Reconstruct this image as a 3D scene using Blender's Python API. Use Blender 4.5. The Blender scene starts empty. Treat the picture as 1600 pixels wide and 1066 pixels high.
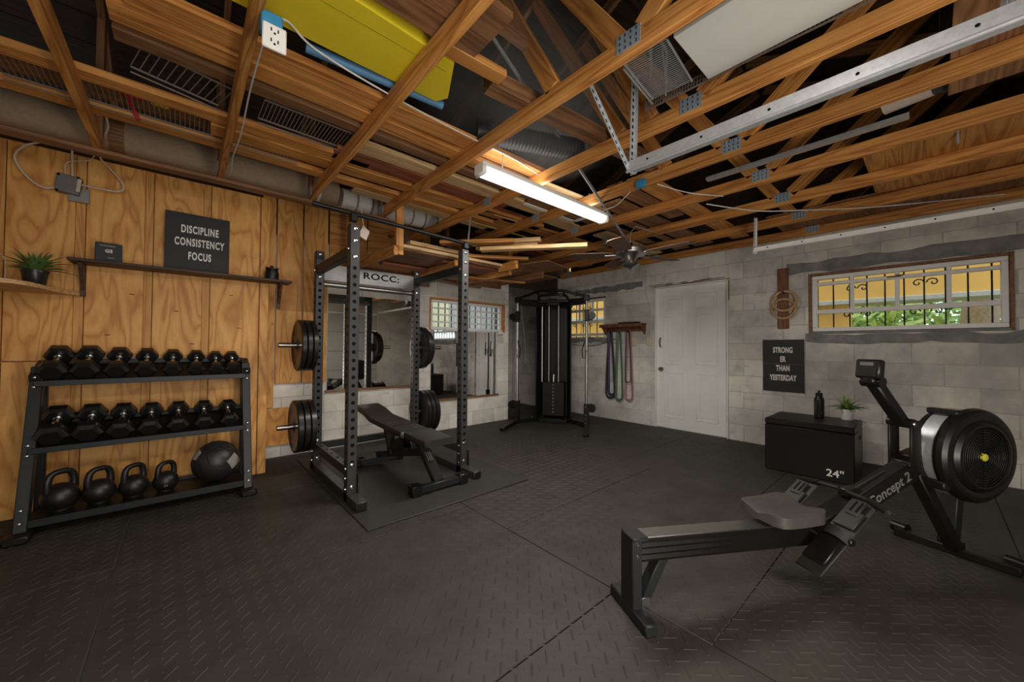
import bpy, bmesh, math, random
import numpy as np
from mathutils import Vector, Matrix, Euler
random.seed(11)
S = bpy.context.scene
COL = S.collection
# ------------------------------------------------------------------ camera
cam = bpy.data.cameras.new('camera')
cam.sensor_width = 36.0
cam.lens = 579.27 / 1600 * 36.0
cam.clip_start = 0.05
camo = bpy.data.objects.new('camera', cam)
COL.objects.link(camo)
CR = Vector((0.748785, -0.662782, 0.006418)); CU = Vector((-0.016683, -0.009167, 0.999819)); CF = Vector((0.662603, 0.748756, 0.017921))
camo.matrix_world = Matrix(((CR.x, CU.x, -CF.x, 0), (CR.y, CU.y, -CF.y, 0), (CR.z, CU.z, -CF.z, 1.1459), (0, 0, 0, 1)))
S.camera = camo
# ------------------------------------------------------------------ sky, lights, exposure
W = bpy.data.worlds.new('sky'); S.world = W; W.use_nodes = True
bg = W.node_tree.nodes['Background']
bg.inputs[0].default_value = (0.86, 0.94, 1.0, 1); bg.inputs[1].default_value = 2.1
def area(name, loc, target, sx, sy, power, col):
    l = bpy.data.lights.new(name, 'AREA'); l.shape = 'RECTANGLE'; l.size = sx; l.size_y = sy
    l.energy = power; l.color = col
    o = bpy.data.objects.new(name, l); COL.objects.link(o); o.location = loc
    o.rotation_euler = (Vector(target) - Vector(loc)).to_track_quat('-Z', 'Y').to_euler()
    return o
# unseen fill lights added around the camera: from behind, overhead, and low aimed upwards
area('rear_fill', (0.15, -1.25, 1.25), (1.9, 3.2, 1.4), 1.9, 1.7, 30, (1.0, 0.93, 0.84))  # added soft fill from behind the camera
area('overhead_fill', (0.35, 0.25, 2.33), (0.45, 0.9, 0.0), 1.3, 0.25, 27, (1.0, 0.93, 0.84))  # added out of view to light the dumbbells from above
area('low_fill', (0.9, -0.7, 0.5), (2.4, 1.6, 2.5), 0.5, 0.5, 26, (1.0, 0.88, 0.72))  # added out of view to brighten the trusses from below
# the lit fluorescent tube of the shop light in view
area('shop_light_tube', (2.12, 1.943, 2.268), (2.12, 1.943, 0.0), 1.32, 0.08, 52, (1.0, 0.94, 0.85))
area('shop_light_uplight', (2.12, 1.943, 2.362), (2.12, 1.943, 4.0), 1.32, 0.08, 3.2, (1.0, 0.94, 0.85))
S.view_settings.view_transform = 'Standard'
S.view_settings.look = 'None'
S.view_settings.gamma = 1.0
S.view_settings.use_curve_mapping = False
S.view_settings.exposure = -0.08
S.cycles.max_bounces = 8
S.cycles.use_denoising = True
S.cycles.sample_clamp_indirect = 4.0
# ------------------------------------------------------------------ mesh builder
class MB:
    def __init__(s): s.v = []; s.f = []
    def add(s, vs, fs):
        n = len(s.v); s.v += [tuple(a) for a in vs]; s.f += [tuple(i + n for i in q) for q in fs]; return s
    def box(s, c, d, k=0.0, M=None):
        a, b, e = d[0] / 2, d[1] / 2, d[2] / 2
        if k <= 0:
            vs = [(x * a, y * b, z * e) for x in (-1, 1) for y in (-1, 1) for z in (-1, 1)]
            fs = [(0, 1, 3, 2), (4, 6, 7, 5), (0, 4, 5, 1), (2, 3, 7, 6), (0, 2, 6, 4), (1, 5, 7, 3)]
        else:
            k = min(k, a * .95, b * .95, e * .95)
            vs = []; ix = {}
            for x in (-1, 1):
                for y in (-1, 1):
                    for z in (-1, 1):
                        for ax in range(3):
                            ix[(x, y, z, ax)] = len(vs)
                            q = [x * (a - k), y * (b - k), z * (e - k)]
                            q[ax] = (x * a, y * b, z * e)[ax]
                            vs.append(tuple(q))
            fs = []
            for ax in range(3):
                o1, o2 = [i for i in range(3) if i != ax]
                for sg in (-1, 1):
                    q = []
                    for (s1, s2) in ((-1, -1), (1, -1), (1, 1), (-1, 1)):
                        t = [0, 0, 0]; t[ax] = sg; t[o1] = s1; t[o2] = s2
                        q.append(ix[(t[0], t[1], t[2], ax)])
                    fs.append(tuple(q))
            for ax in range(3):
                o1, o2 = [i for i in range(3) if i != ax]
                for s1 in (-1, 1):
                    for s2 in (-1, 1):
                        def g(sg, w):
                            t = [0, 0, 0]; t[ax] = sg; t[o1] = s1; t[o2] = s2
                            return ix[(t[0], t[1], t[2], w)]
                        fs.append((g(-1, o1), g(1, o1), g(1, o2), g(-1, o2)))
            for x in (-1, 1):
                for y in (-1, 1):
                    for z in (-1, 1):
                        fs.append(tuple(ix[(x, y, z, ax)] for ax in range(3)))
        c = Vector(c)
        if M is None: vs = [Vector(q) + c for q in vs]
        else: vs = [M @ Vector(q) + c for q in vs]
        return s.add(vs, fs)
    def bar(s, p, q, w, h, k=0.0, up=(0, 0, 1)):
        p = Vector(p); q = Vector(q); x = (q - p); L = x.length; x.normalize()
        y = Vector(up).cross(x)
        if y.length < 1e-4: y = Vector((0, 1, 0)).cross(x)
        y.normalize(); z = x.cross(y)
        M = Matrix((x, y, z)).transposed()
        return s.box((p + q) / 2, (L, w, h), k, M)
    def cyl(s, p, q, r, n=16, r2=None, cap=True):
        p = Vector(p); q = Vector(q); r2 = r if r2 is None else r2
        return s.loft([(p, r), (q, r2)], (q - p), n, cap)
    def loft(s, rings, axis, n=20, cap=True):
        ax = Vector(axis).normalized(); a = ax.orthogonal().normalized(); b = ax.cross(a)
        vs = []; fs = []
        for c, r in rings:
            c = Vector(c)
            for i in range(n):
                t = 2 * math.pi * i / n
                vs.append(c + (a * math.cos(t) + b * math.sin(t)) * r)
        for j in range(len(rings) - 1):
            for i in range(n):
                fs.append((j * n + i, j * n + (i + 1) % n, (j + 1) * n + (i + 1) % n, (j + 1) * n + i))
        if cap:
            fs.append(tuple(range(n - 1, -1, -1))); m = (len(rings) - 1) * n
            fs.append(tuple(m + i for i in range(n)))
        return s.add(vs, fs)
    def lathe(s, prof, o=(0, 0, 0), axis=(0, 0, 1), n=24, cap=True):
        o = Vector(o); ax = Vector(axis).normalized()
        return s.loft([(o + ax * z, max(r, 1e-4)) for z, r in prof], ax, n, cap)
    def tube(s, pts, r, n=8, closed=False, flat=None, caps=True):
        P = [Vector(q) for q in pts]; m = len(P); vs = []; fs = []
        t0 = None
        for i in range(m):
            if closed: t = (P[(i + 1) % m] - P[i - 1])
            else: t = P[min(i + 1, m - 1)] - P[max(i - 1, 0)]
            t.normalize()
            if t0 is None: a = t.orthogonal().normalized()
            else:
                a = (a - t * a.dot(t))
                a = a.normalized() if a.length > 1e-6 else t.orthogonal().normalized()
            t0 = t; b = t.cross(a)
            rr = r[i] if isinstance(r, (list, tuple)) else r
            for j in range(n):
                th = 2 * math.pi * j / n
                vs.append(P[i] + a * math.cos(th) * rr * (flat or 1) + b * math.sin(th) * rr)
        for i in range(m if closed else m - 1):
            for j in range(n):
                k2 = (i + 1) % m
                fs.append((i * n + j, i * n + (j + 1) % n, k2 * n + (j + 1) % n, k2 * n + j))
        if not closed and caps:
            fs.append(tuple(range(n - 1, -1, -1))); fs.append(tuple((m - 1) * n + i for i in range(n)))
        return s.add(vs, fs)
    def prism(s, poly, fn0, fn1):
        n = len(poly)
        vs = [fn0(*q) for q in poly] + [fn1(*q) for q in poly]
        fs = [tuple(range(n - 1, -1, -1)), tuple(range(n, 2 * n))] + [(i, (i + 1) % n, n + (i + 1) % n, n + i) for i in range(n)]
        return s.add(vs, fs)
    def xf(s, M):
        s.v = [tuple(M @ Vector(q)) for q in s.v]; return s
    def grid(s, rows):
        h = len(rows); w = len(rows[0]); vs = [q for r in rows for q in r]
        return s.add(vs, [(i * w + j, i * w + j + 1, (i + 1) * w + j + 1, (i + 1) * w + j) for i in range(h - 1) for j in range(w - 1)])

WM = {}                                                # world matrices of what has been linked so far
def mesh(name, mb, mat, recalc=True, smooth=38, xf=None):
    me = bpy.data.meshes.new(name)
    vs = mb.v if xf is None else [xf @ Vector(q) for q in mb.v]
    me.from_pydata([tuple(q) for q in vs], [], mb.f)
    if recalc and len(mb.f) > 1:
        bm = bmesh.new(); bm.from_mesh(me); bmesh.ops.recalc_face_normals(bm, faces=bm.faces); bm.to_mesh(me); bm.free()
    if smooth:
        me.polygons.foreach_set('use_smooth', [True] * len(me.polygons))
        me.set_sharp_from_angle(angle=math.radians(smooth))
    if mat: me.materials.append(mat)
    return me
def tag(o, label=None, cat=None, group=None, kind=None):
    if label: o['label'] = label
    if cat: o['category'] = cat
    if group: o['group'] = group
    if kind: o['kind'] = kind
    return o
def link(o, parent=None, local=None):
    COL.objects.link(o)
    local = local or Matrix.Identity(4)
    if parent is not None:
        o.parent = parent; WM[o.name] = WM[parent.name] @ local
    else: WM[o.name] = local
    o.matrix_local = local if parent is not None else local
    return o
def thing(name, label, cat, loc=(0, 0, 0), rz=0.0, group=None, kind=None):
    o = bpy.data.objects.new(name, None); o.empty_display_size = .1
    link(o, None, Matrix.Translation(loc) @ Matrix.Rotation(rz, 4, 'Z'))
    return tag(o, label, cat, group, kind)
def put(name, mb, mat, parent=None, world=True, label=None, kind=None, smooth=38, recalc=True):
    """one mesh object; with world=True the builder's coordinates are world ones"""
    xf = WM[parent.name].inverted() if (parent is not None and world) else None
    o = bpy.data.objects.new(name, mesh(name, mb, mat, recalc, smooth, xf))
    link(o, parent)
    return tag(o, label, None, None, kind)
def putmesh(name, me, parent=None, local=None):
    return link(bpy.data.objects.new(name, me), parent, local)
def solo(name, mb, mat, label, cat, base, group=None, smooth=38):
    o = bpy.data.objects.new(name, mesh(name, mb, mat, True, smooth, Matrix.Translation(base).inverted()))
    link(o, None, Matrix.Translation(base)); return tag(o, label, cat, group)
def copy_tree(o, local=None, parent=None):
    c = o.copy(); COL.objects.link(c)
    if parent is not None: c.parent = parent
    if local is not None: c.matrix_local = local
    WM[c.name] = (WM[parent.name] if parent is not None else Matrix.Identity(4)) @ c.matrix_local
    for ch in list(o.children): copy_tree(ch, None, c)
    return c
def frame_at(p, q, up=(0, 0, 1)):
    p = Vector(p); q = Vector(q); x = (q - p).normalized(); y = Vector(up).cross(x)
    if y.length < 1e-4: y = Vector((0, 1, 0)).cross(x)
    y.normalize(); z = x.cross(y)
    return Matrix.Translation((p + q) / 2) @ Matrix((x, y, z)).transposed().to_4x4()
def lumber(name, p, q, w, h, mat, parent=None, label=None, up=(0, 0, 1), cat=None, group=None, k=.003):
    """a board whose own local X runs along its length (so the grain does too)"""
    L = (Vector(q) - Vector(p)).length
    me = mesh(name, MB().box((0, 0, 0), (L, w, h), k), mat)
    M = frame_at(p, q, up)
    o = bpy.data.objects.new(name, me)
    link(o, parent, WM[parent.name].inverted() @ M if parent is not None else M)
    return tag(o, label, cat, group)
def text(name, s, size, M, mat, parent=None, depth=.002, sx=1.0, bold=0.0, align='CENTER', shear=0.0, spacing=1.0):
    cu = bpy.data.curves.new(name, 'FONT'); cu.body = s; cu.size = size; cu.extrude = depth; cu.offset = bold
    cu.align_x = align; cu.align_y = 'CENTER'; cu.shear = shear; cu.space_character = spacing; cu.resolution_u = 4
    t = bpy.data.objects.new(name, cu); COL.objects.link(t)
    me = bpy.data.meshes.new_from_object(t); bpy.data.objects.remove(t); bpy.data.curves.remove(cu)
    me.transform(Matrix.Diagonal((sx, 1, 1, 1))); me.materials.clear(); me.materials.append(mat)
    o = bpy.data.objects.new(name, me)
    return link(o, parent, WM[parent.name].inverted() @ M if parent is not None else M)
# ------------------------------------------------------------------ materials
def _nt(name):
    m = bpy.data.materials.new(name); m.use_nodes = True
    return m, m.node_tree, m.node_tree.nodes['Principled BSDF']
def N(nt, t, **kw):
    n = nt.nodes.new(t)
    for k, v in kw.items(): setattr(n, k, v)
    return n
def ramp(nt, fac, stops):
    r = N(nt, 'ShaderNodeValToRGB')
    while len(r.color_ramp.elements) < len(stops): r.color_ramp.elements.new(.5)
    for e, (pos, c) in zip(r.color_ramp.elements, stops): e.position = pos; e.color = (*c, 1)
    nt.links.new(fac, r.inputs[0]); return r.outputs[0]
def mix(nt, fac, a, b, mode='MIX'):
    n = N(nt, 'ShaderNodeMix', data_type='RGBA', blend_type=mode)
    for sock, v in ((n.inputs[0], fac), (n.inputs[6], a), (n.inputs[7], b)):
        if hasattr(v, 'links') or isinstance(v, bpy.types.NodeSocket): nt.links.new(v, sock)
        elif isinstance(v, (int, float)): sock.default_value = v
        else: sock.default_value = (*v, 1)
    return n.outputs[2]
def noise(nt, vec, scale, detail=4, rough=.55, dist=0.0):
    n = N(nt, 'ShaderNodeTexNoise'); n.inputs['Scale'].default_value = scale; n.inputs['Detail'].default_value = detail
    n.inputs['Roughness'].default_value = rough; n.inputs['Distortion'].default_value = dist
    if vec is not None: nt.links.new(vec, n.inputs['Vector'])
    return n.outputs[0]
def bump(nt, b, h, strength=.2, dist=.01):
    n = N(nt, 'ShaderNodeBump'); n.inputs['Strength'].default_value = strength; n.inputs['Distance'].default_value = dist
    nt.links.new(h, n.inputs['Height']); nt.links.new(n.outputs[0], b.inputs['Normal'])
def plain(name, col, rough=.5, metal=0.0, spec=.5, var=.12, nscale=30, bmp=0.0, coat=0.0):
    m, nt, b = _nt(name)
    tc = N(nt, 'ShaderNodeTexCoord'); f = noise(nt, tc.outputs['Object'], nscale, 5)
    c = ramp(nt, f, [(.25, tuple(x * (1 - var) for x in col)), (.75, tuple(min(1, x * (1 + var)) for x in col))])
    nt.links.new(c, b.inputs['Base Color'])
    b.inputs['Roughness'].default_value = rough; b.inputs['Metallic'].default_value = metal
    b.inputs['Specular IOR Level'].default_value = spec; b.inputs['Coat Weight'].default_value = coat
    if bmp: bump(nt, b, noise(nt, tc.outputs['Object'], nscale * 8, 3), bmp, .002)
    return m
def wood(name, dark, mid, light, axis=0, rough=.55, rings=9.0, stretch=.055, spread=.16, knots=True):
    m, nt, b = _nt(name)
    tc = N(nt, 'ShaderNodeTexCoord'); oi = N(nt, 'ShaderNodeObjectInfo')
    add = N(nt, 'ShaderNodeVectorMath', operation='ADD'); mul = N(nt, 'ShaderNodeVectorMath', operation='SCALE')
    nt.links.new(oi.outputs['Random'], mul.inputs['Scale']); mul.inputs[0].default_value = (31, 17, 23)
    nt.links.new(tc.outputs['Object'], add.inputs[0]); nt.links.new(mul.outputs[0], add.inputs[1])
    mp = N(nt, 'ShaderNodeMapping'); sc = [1, 1, 1]; sc[axis] = stretch; mp.inputs['Scale'].default_value = sc
    nt.links.new(add.outputs[0], mp.inputs['Vector'])
    big = noise(nt, mp.outputs[0], rings, 2, .5, .6)
    mth = N(nt, 'ShaderNodeMath', operation='MULTIPLY'); nt.links.new(big, mth.inputs[0]); mth.inputs[1].default_value = 9.0
    fr = N(nt, 'ShaderNodeMath', operation='PINGPONG'); nt.links.new(mth.outputs[0], fr.inputs[0]); fr.inputs[1].default_value = 0.5
    fine = noise(nt, mp.outputs[0], rings * 14, 4, .7)
    c = ramp(nt, fr.outputs[0], [(0.0, dark), (.18, mid), (.5, light)])
    c2 = mix(nt, .30, c, ramp(nt, fine, [(.3, dark), (.7, light)]))
    blot = noise(nt, add.outputs[0], 3.2, 3)
    c3 = mix(nt, ramp(nt, blot, [(.45, (0, 0, 0)), (.85, (.55, .55, .55))]), c2, dark)
    if knots:
        vo = N(nt, 'ShaderNodeTexVoronoi'); vo.inputs['Scale'].default_value = 2.6
        mk = N(nt, 'ShaderNodeMapping'); s2 = [1.0, 1.0, 1.0]; s2[axis] = .55; mk.inputs['Scale'].default_value = s2
        nt.links.new(add.outputs[0], mk.inputs['Vector']); nt.links.new(mk.outputs[0], vo.inputs['Vector'])
        c3 = mix(nt, ramp(nt, vo.outputs['Distance'], [(.035, (.85, .85, .85)), (.075, (0, 0, 0))]), c3, tuple(x * .35 for x in dark))
    hv = N(nt, 'ShaderNodeHueSaturation'); mr = N(nt, 'ShaderNodeMapRange'); nt.links.new(oi.outputs['Random'], mr.inputs[0])
    mr.inputs[3].default_value = 1 - spread; mr.inputs[4].default_value = 1 + spread
    nt.links.new(mr.outputs[0], hv.inputs['Value']); nt.links.new(c3, hv.inputs['Color'])
    nt.links.new(hv.outputs[0], b.inputs['Base Color'])
    b.inputs['Roughness'].default_value = rough; b.inputs['Specular IOR Level'].default_value = .35
    bump(nt, b, fine, .15, .002)
    return m
def blockpaint(name, base, stain):
    m, nt, b = _nt(name)
    g = N(nt, 'ShaderNodeNewGeometry'); oi = N(nt, 'ShaderNodeObjectInfo')
    n1 = noise(nt, g.outputs['Position'], 1.1, 6, .62, .3); n2 = noise(nt, g.outputs['Position'], 6.0, 5, .6, .4); n3 = noise(nt, g.outputs['Position'], 90, 3)
    c = ramp(nt, n1, [(.34, tuple(x * .66 for x in base)), (.5, base), (.68, tuple(min(1, x * 1.18) for x in base))])
    c = mix(nt, ramp(nt, n2, [(.52, (0, 0, 0)), (.72, (.6, .6, .6))]), c, stain)
    hv = N(nt, 'ShaderNodeHueSaturation'); mr = N(nt, 'ShaderNodeMapRange'); nt.links.new(oi.outputs['Random'], mr.inputs[0])
    mr.inputs[3].default_value = .86; mr.inputs[4].default_value = 1.12
    nt.links.new(mr.outputs[0], hv.inputs['Value']); nt.links.new(c, hv.inputs['Color'])
    nt.links.new(hv.outputs[0], b.inputs['Base Color']); b.inputs['Roughness'].default_value = .75
    b.inputs['Specular IOR Level'].default_value = .25
    bump(nt, b, n3, .35, .004)
    return m
M = {}
M['lumber'] = wood('pine_lumber', (.27, .088, .017), (.52, .215, .050), (.68, .33, .095))
M['pale'] = wood('pale_pine', (.40, .23, .095), (.64, .42, .20), (.78, .57, .32))
M['brownwood'] = wood('weathered_board', (.10, .045, .02), (.22, .10, .045), (.33, .165, .075))
M['redwood'] = wood('reddish_board', (.12, .03, .015), (.27, .075, .035), (.36, .12, .06))
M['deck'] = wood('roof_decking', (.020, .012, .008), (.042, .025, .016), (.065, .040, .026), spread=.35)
M['ply'] = wood('plywood', (.47, .175, .035), (.73, .345, .085), (.82, .45, .135), axis=2, rings=4.6, stretch=.20, spread=.05, rough=.5)
M['batten'] = wood('plywood_batten', (.40, .15, .032), (.62, .29, .075), (.70, .38, .12), axis=2, stretch=.06, spread=.08)
M['shelfwood'] = wood('dark_stained_shelf', (.035, .018, .012), (.075, .038, .025), (.11, .058, .038), spread=.05, knots=False)
M['tan'] = wood('tan_shelf', (.36, .19, .075), (.60, .36, .17), (.70, .45, .23), spread=.05, knots=False)
M['walnut'] = wood('red_brown_stain', (.07, .025, .012), (.17, .065, .03), (.24, .10, .05), axis=2, knots=False)
M['ringwood'] = wood('birch_ring', (.35, .2, .09), (.5, .31, .15), (.58, .38, .2), knots=False)
M['fanwood'] = wood('fan_blade_wood', (.07, .035, .022), (.13, .07, .045), (.18, .10, .065), knots=False)
M['block'] = blockpaint('painted_block', (.64, .612, .565), (.36, .35, .335))
M['block2'] = blockpaint('painted_block_pale', (.72, .685, .63), (.46, .43, .385))
M['mortar'] = plain('mortar', (.42, .41, .39), .9, var=.2)
M['patch'] = plain('grey_cement_patch', (.20, .20, .20), .85, var=.35, nscale=9, bmp=.3)
M['rubber'] = plain('rubber_mat', (.036, .032, .028), .58, spec=.30, var=.25, nscale=5, bmp=.25)
M['mat'] = plain('smooth_rubber', (.030, .028, .026), .55, spec=.4, var=.2, nscale=40, bmp=.2)
M['slab'] = plain('concrete_slab', (.12, .12, .115), .9)
M['black'] = plain('black_powder_coat', (.0065, .0067, .007), .42, spec=.32, var=.2, bmp=.05)
M['slate'] = plain('dark_slate_coat', (.0135, .015, .0175), .42, spec=.36, var=.15)
M['rackgrey'] = plain('grey_black_powder_coat', (.030, .031, .034), .40, spec=.45, var=.12)
M['pole'] = plain('grey_conduit', (.20, .205, .21), .5, .3)
M['iron'] = plain('black_iron', (.009, .009, .009), .38, spec=.5, bmp=.25, nscale=60)
M['dbrubber'] = plain('dumbbell_rubber', (.010, .010, .0105), .27, spec=.6)
M['vinyl'] = plain('black_vinyl', (.008, .0078, .0075), .42, spec=.36, bmp=.12, nscale=60)
M['padv'] = plain('bench_vinyl', (.024, .0225, .021), .36, spec=.45, bmp=.1, nscale=70)
M['plastic'] = plain('black_plastic', (.006, .006, .006), .33, spec=.36)
M['greyplastic'] = plain('grey_plastic', (.018, .0175, .017), .5, spec=.25)
M['seat'] = plain('grey_seat', (.055, .051, .048), .45, spec=.4)
M['chrome'] = plain('chrome', (.62, .60, .57), .22, 1.0)
M['steel'] = plain('brushed_steel', (.36, .35, .34), .35, 1.0)
M['headersteel'] = plain('grey_header_steel', (.17, .17, .17), .38, .6)
M['galv'] = plain('galvanised', (.46, .48, .50), .42, .55, var=.14, nscale=60)
M['plate'] = plain('truss_plate_zinc', (.34, .41, .48), .5, .4, var=.25, nscale=90)
M['white'] = plain('white_paint', (.74, .73, .71), .45, var=.05)
M['doorwhite'] = plain('door_white', (.78, .77, .75), .45, var=.05, nscale=6)
M['winwhite'] = plain('window_white', (.78, .78, .77), .4, var=.04)
M['panelwhite'] = plain('white_board', (.62, .62, .60), .6, var=.06, nscale=4)
M['cream'] = plain('cream_plastic', (.55, .48, .33), .5)
M['yellow'] = plain('yellow_foam', (.72, .57, .02), .5, var=.06, nscale=4)
M['olive'] = plain('yellow_foam_end', (.40, .33, .02), .6, var=.1)
M['blue'] = plain('blue_tube', (.085, .23, .42), .5)
M['bluebox'] = plain('blue_plastic', (.03, .22, .42), .45)
M['redp'] = plain('red_plastic', (.35, .015, .02), .45)
M['yelp'] = plain('yellow_plastic', (.62, .43, .03), .45)
M['cable'] = plain('cream_cable', (.58, .50, .40), .55)
M['wcable'] = plain('white_cable', (.66, .64, .60), .5)
M['wire'] = plain('coated_wire', (.21, .17, .14), .5)
M['letter'] = plain('white_letter', (.80, .79, .76), .6, var=.04)
M['greyletter'] = plain('grey_letter', (.15, .15, .145), .5)
M['blkletter'] = plain('black_letter', (.004, .004, .004), .7, spec=.1)
M['canvas'] = plain('black_canvas', (.014, .015, .016), .6, bmp=.15, nscale=80)
M['carpet'] = plain('carpet_backing', (.38, .28, .19), .9, bmp=.4, nscale=50)
M['stripe'] = plain('grey_white_cloth', (.72, .68, .63), .85)
M['stripe2'] = plain('brown_grey_cloth', (.25, .22, .20), .85)
M['duct'] = plain('black_duct', (.05, .052, .058), .5)
M['jbox'] = plain('grey_metal_box', (.16, .15, .145), .5, .3)
M['pot'] = plain('black_pot', (.03, .03, .03), .3, .4)
M['soil'] = plain('soil', (.03, .02, .013), .9)
M['leaf'] = plain('spider_leaf', (.085, .17, .04), .45, var=.55, nscale=16)
M['leaf2'] = plain('pale_spider_leaf', (.19, .30, .06), .45, var=.5, nscale=16)
M['bush'] = plain('garden_leaf', (.42, .60, .20), .5, var=.55, nscale=6)
M['trunk'] = plain('tree_bark', (.30, .25, .20), .9, var=.3)
M['stucco'] = plain('yellow_stucco', (.86, .50, .13), .85, var=.06, nscale=5)
M['palewall'] = plain('pale_garden_wall', (.86, .83, .64), .9, var=.08, nscale=3)
M['paletrim'] = plain('pale_trim', (.55, .53, .47), .7)
M['ground'] = plain('garden_ground', (.22, .24, .11), .9, var=.4)
M['irongrille'] = plain('dark_iron_grille', (.03, .024, .02), .55)
M['purple'] = plain('purple_band', (.035, .022, .075), .5)
M['green'] = plain('green_band', (.06, .16, .075), .5)
M['pink'] = plain('pink_band', (.36, .16, .17), .5)
M['blackband'] = plain('black_band', (.02, .02, .022), .5)
M['yellowdot'] = plain('yellow_cap', (.62, .55, .05), .4)
M['greyleather'] = plain('grey_leather', (.30, .285, .26), .5)
M['ballblack'] = plain('ball_leather', (.020, .020, .021), .42, bmp=.15, nscale=60)
M['tagpaper'] = plain('paper_tag', (.50, .42, .37), .7)
M['cardboard'] = plain('cardboard', (.46, .30, .17), .85)
M['darkpanel'] = plain('dark_screen', (.012, .014, .013), .25)
M['lcd'] = plain('lcd_grey', (.10, .11, .095), .3)
M['garagedoor'] = plain('garage_door_paint', (.60, .59, .56), .5, var=.05)
def glass():
    m, nt, b = _nt('window_glass')
    b.inputs['Base Color'].default_value = (.95, .97, .96, 1); b.inputs['Roughness'].default_value = .02
    b.inputs['Transmission Weight'].default_value = 1.0; b.inputs['IOR'].default_value = 1.02
    return m
M['glass'] = glass()
def mirror():
    m, nt, b = _nt('mirror_glass')
    b.inputs['Base Color'].default_value = (.74, .76, .74, 1); b.inputs['Metallic'].default_value = 1; b.inputs['Roughness'].default_value = .02
    tc = N(nt, 'ShaderNodeTexCoord'); f = noise(nt, tc.outputs['Object'], 3, 3)
    nt.links.new(ramp(nt, f, [(.3, (.70, .72, .70)), (.7, (.78, .80, .78))]), b.inputs['Base Color'])
    return m
M['mirror'] = mirror()
def emit(name, col, st):
    m, nt, b = _nt(name)
    b.inputs['Base Color'].default_value = (*col, 1); b.inputs['Emission Color'].default_value = (*col, 1); b.inputs['Emission Strength'].default_value = st
    return m
M['tube'] = emit('fluorescent_lens', (1.0, .97, .92), 1.6)
# ================================================================== SETTING
XL, XR, YF, YP, YM = -2.2, 5.213, -1.4, 3.983, 4.49
XP, XC, YC = 0.57, 3.90, 5.88                      # plywood end, end of mirror wall, back of the corner recess
def cut(rect, holes):
    out = [rect]
    for h in holes:
        nx = []
        for (a, b, c, d) in out:                   # a..b along the wall, c..d in height
            if h[0] >= b or h[1] <= a or h[2] >= d or h[3] <= c: nx.append((a, b, c, d)); continue
            if h[0] > a: nx.append((a, h[0], c, d))
            if h[1] < b: nx.append((h[1], b, c, d))
            a2, b2 = max(a, h[0]), min(b, h[1])
            if h[2] > c: nx.append((a2, b2, c, h[2]))
            if h[3] < d: nx.append((a2, b2, h[3], d))
        out = nx
    return out
# ---- floor: slab and rubber mats
floor = put('floor', MB().box(((XL + XR) / 2, 2.2, -.06), (XR - XL + .4, 8.0, .104)), M['slab'], None); tag(floor, None, None, None, 'structure')
WM['floor'] = Matrix.Identity(4)
def matcol(x0, x1, y0, y1, off):
    y = off - 1.22 * math.ceil((off - y0) / 1.22)
    while y < y1:
        a, b = max(y, y0), min(y + 1.22, y1)
        if b - a > .05:
            put('rubber_mat', MB().box(((x0 + x1) / 2, (a + b) / 2, -.004), (x1 - x0 - .005, b - a - .005, .008), .0022), M['rubber'], floor)
        y += 1.22
matcol(-2.2, -.25, -1.4, 3.98, .35); matcol(-.25, 1.55, -1.4, 4.49, 1.0); matcol(1.55, 3.35, -1.4, 4.49, .57)
matcol(3.35, 5.213, -1.4, 5.88, .9)
vs = []; fs = []
s_ = .055; ca = math.cos(math.radians(-43)); sa = math.sin(math.radians(-43))
for i in range(-150, 151):
    for j in range(-150, 151):
        cx = 2.0 + (i * ca - j * sa) * s_; cy = 2.0 + (i * sa + j * ca) * s_
        if not (-1.2 < cx < 5.18 and -.2 < cy < 4.46) or (cx < .55 and cy > 3.96): continue
        if (cx * cx + cy * cy) > 5.2 ** 2: continue
        if min(abs(cx - q) for q in (-.25, 1.55, 3.35)) < .03: continue
        dx, dy = (ca, sa) if (i + j) % 2 else (-sa, ca)
        n = len(vs); hl, hw, h = .029, .0042, .0020
        for (L_, w_, z_) in ((hl, hw, -.0003), (hl - .003, hw * .35, h)):
            for sx, sy in ((-1, -1), (1, -1), (1, 1), (-1, 1)):
                vs.append((cx + dx * sx * L_ - dy * sy * w_, cy + dy * sx * L_ + dx * sy * w_, z_))
        fs += [(n + 4, n + 5, n + 6, n + 7)] + [(n + q, n + (q + 1) % 4, n + 4 + (q + 1) % 4, n + 4 + q) for q in range(4)]
mb = MB(); mb.v = vs; mb.f = fs
put('tread_bars', mb, M['rubber'], floor, kind='stuff', recalc=False, smooth=0)
# ---- block walls
BM = {}
def blockwall(root, along, fixed, inward, u0, u1, z1, holes, mat, thick=.02, phase=0.0):
    """blocks of a wall as parts; 'along' is the axis the wall runs along, inward the sign of its room side"""
    n = 0
    for c in range(int(z1 / .2032) + 1):
        z = c * .2032; zz = min(z + .2032, z1)
        u = u0 - .4064 + (phase + .2032 * (c % 2)) % .4064
        while u < u1:
            for (a, b, p, q) in cut((max(u, u0), min(u + .4064, u1), z, zz), holes):
                w, h = b - a - .004, q - p - .004
                if w < .015 or h < .015: continue
                key = (round(w, 3), round(h, 3), along, mat.name)
                if key not in BM:
                    d = (w, thick, h) if along == 'X' else (thick, w, h)
                    BM[key] = mesh('concrete_block', MB().box((0, 0, 0), d, .0035), mat)
                f = fixed + inward * (-thick / 2) + inward * random.uniform(-.0012, .0)
                loc = ((a + b) / 2, f, (p + q) / 2) if along == 'X' else (f, (a + b) / 2, (p + q) / 2)
                putmesh('concrete_block', BM[key], root, Matrix.Translation(loc)); n += 1
            u += .4064
    return n
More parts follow.
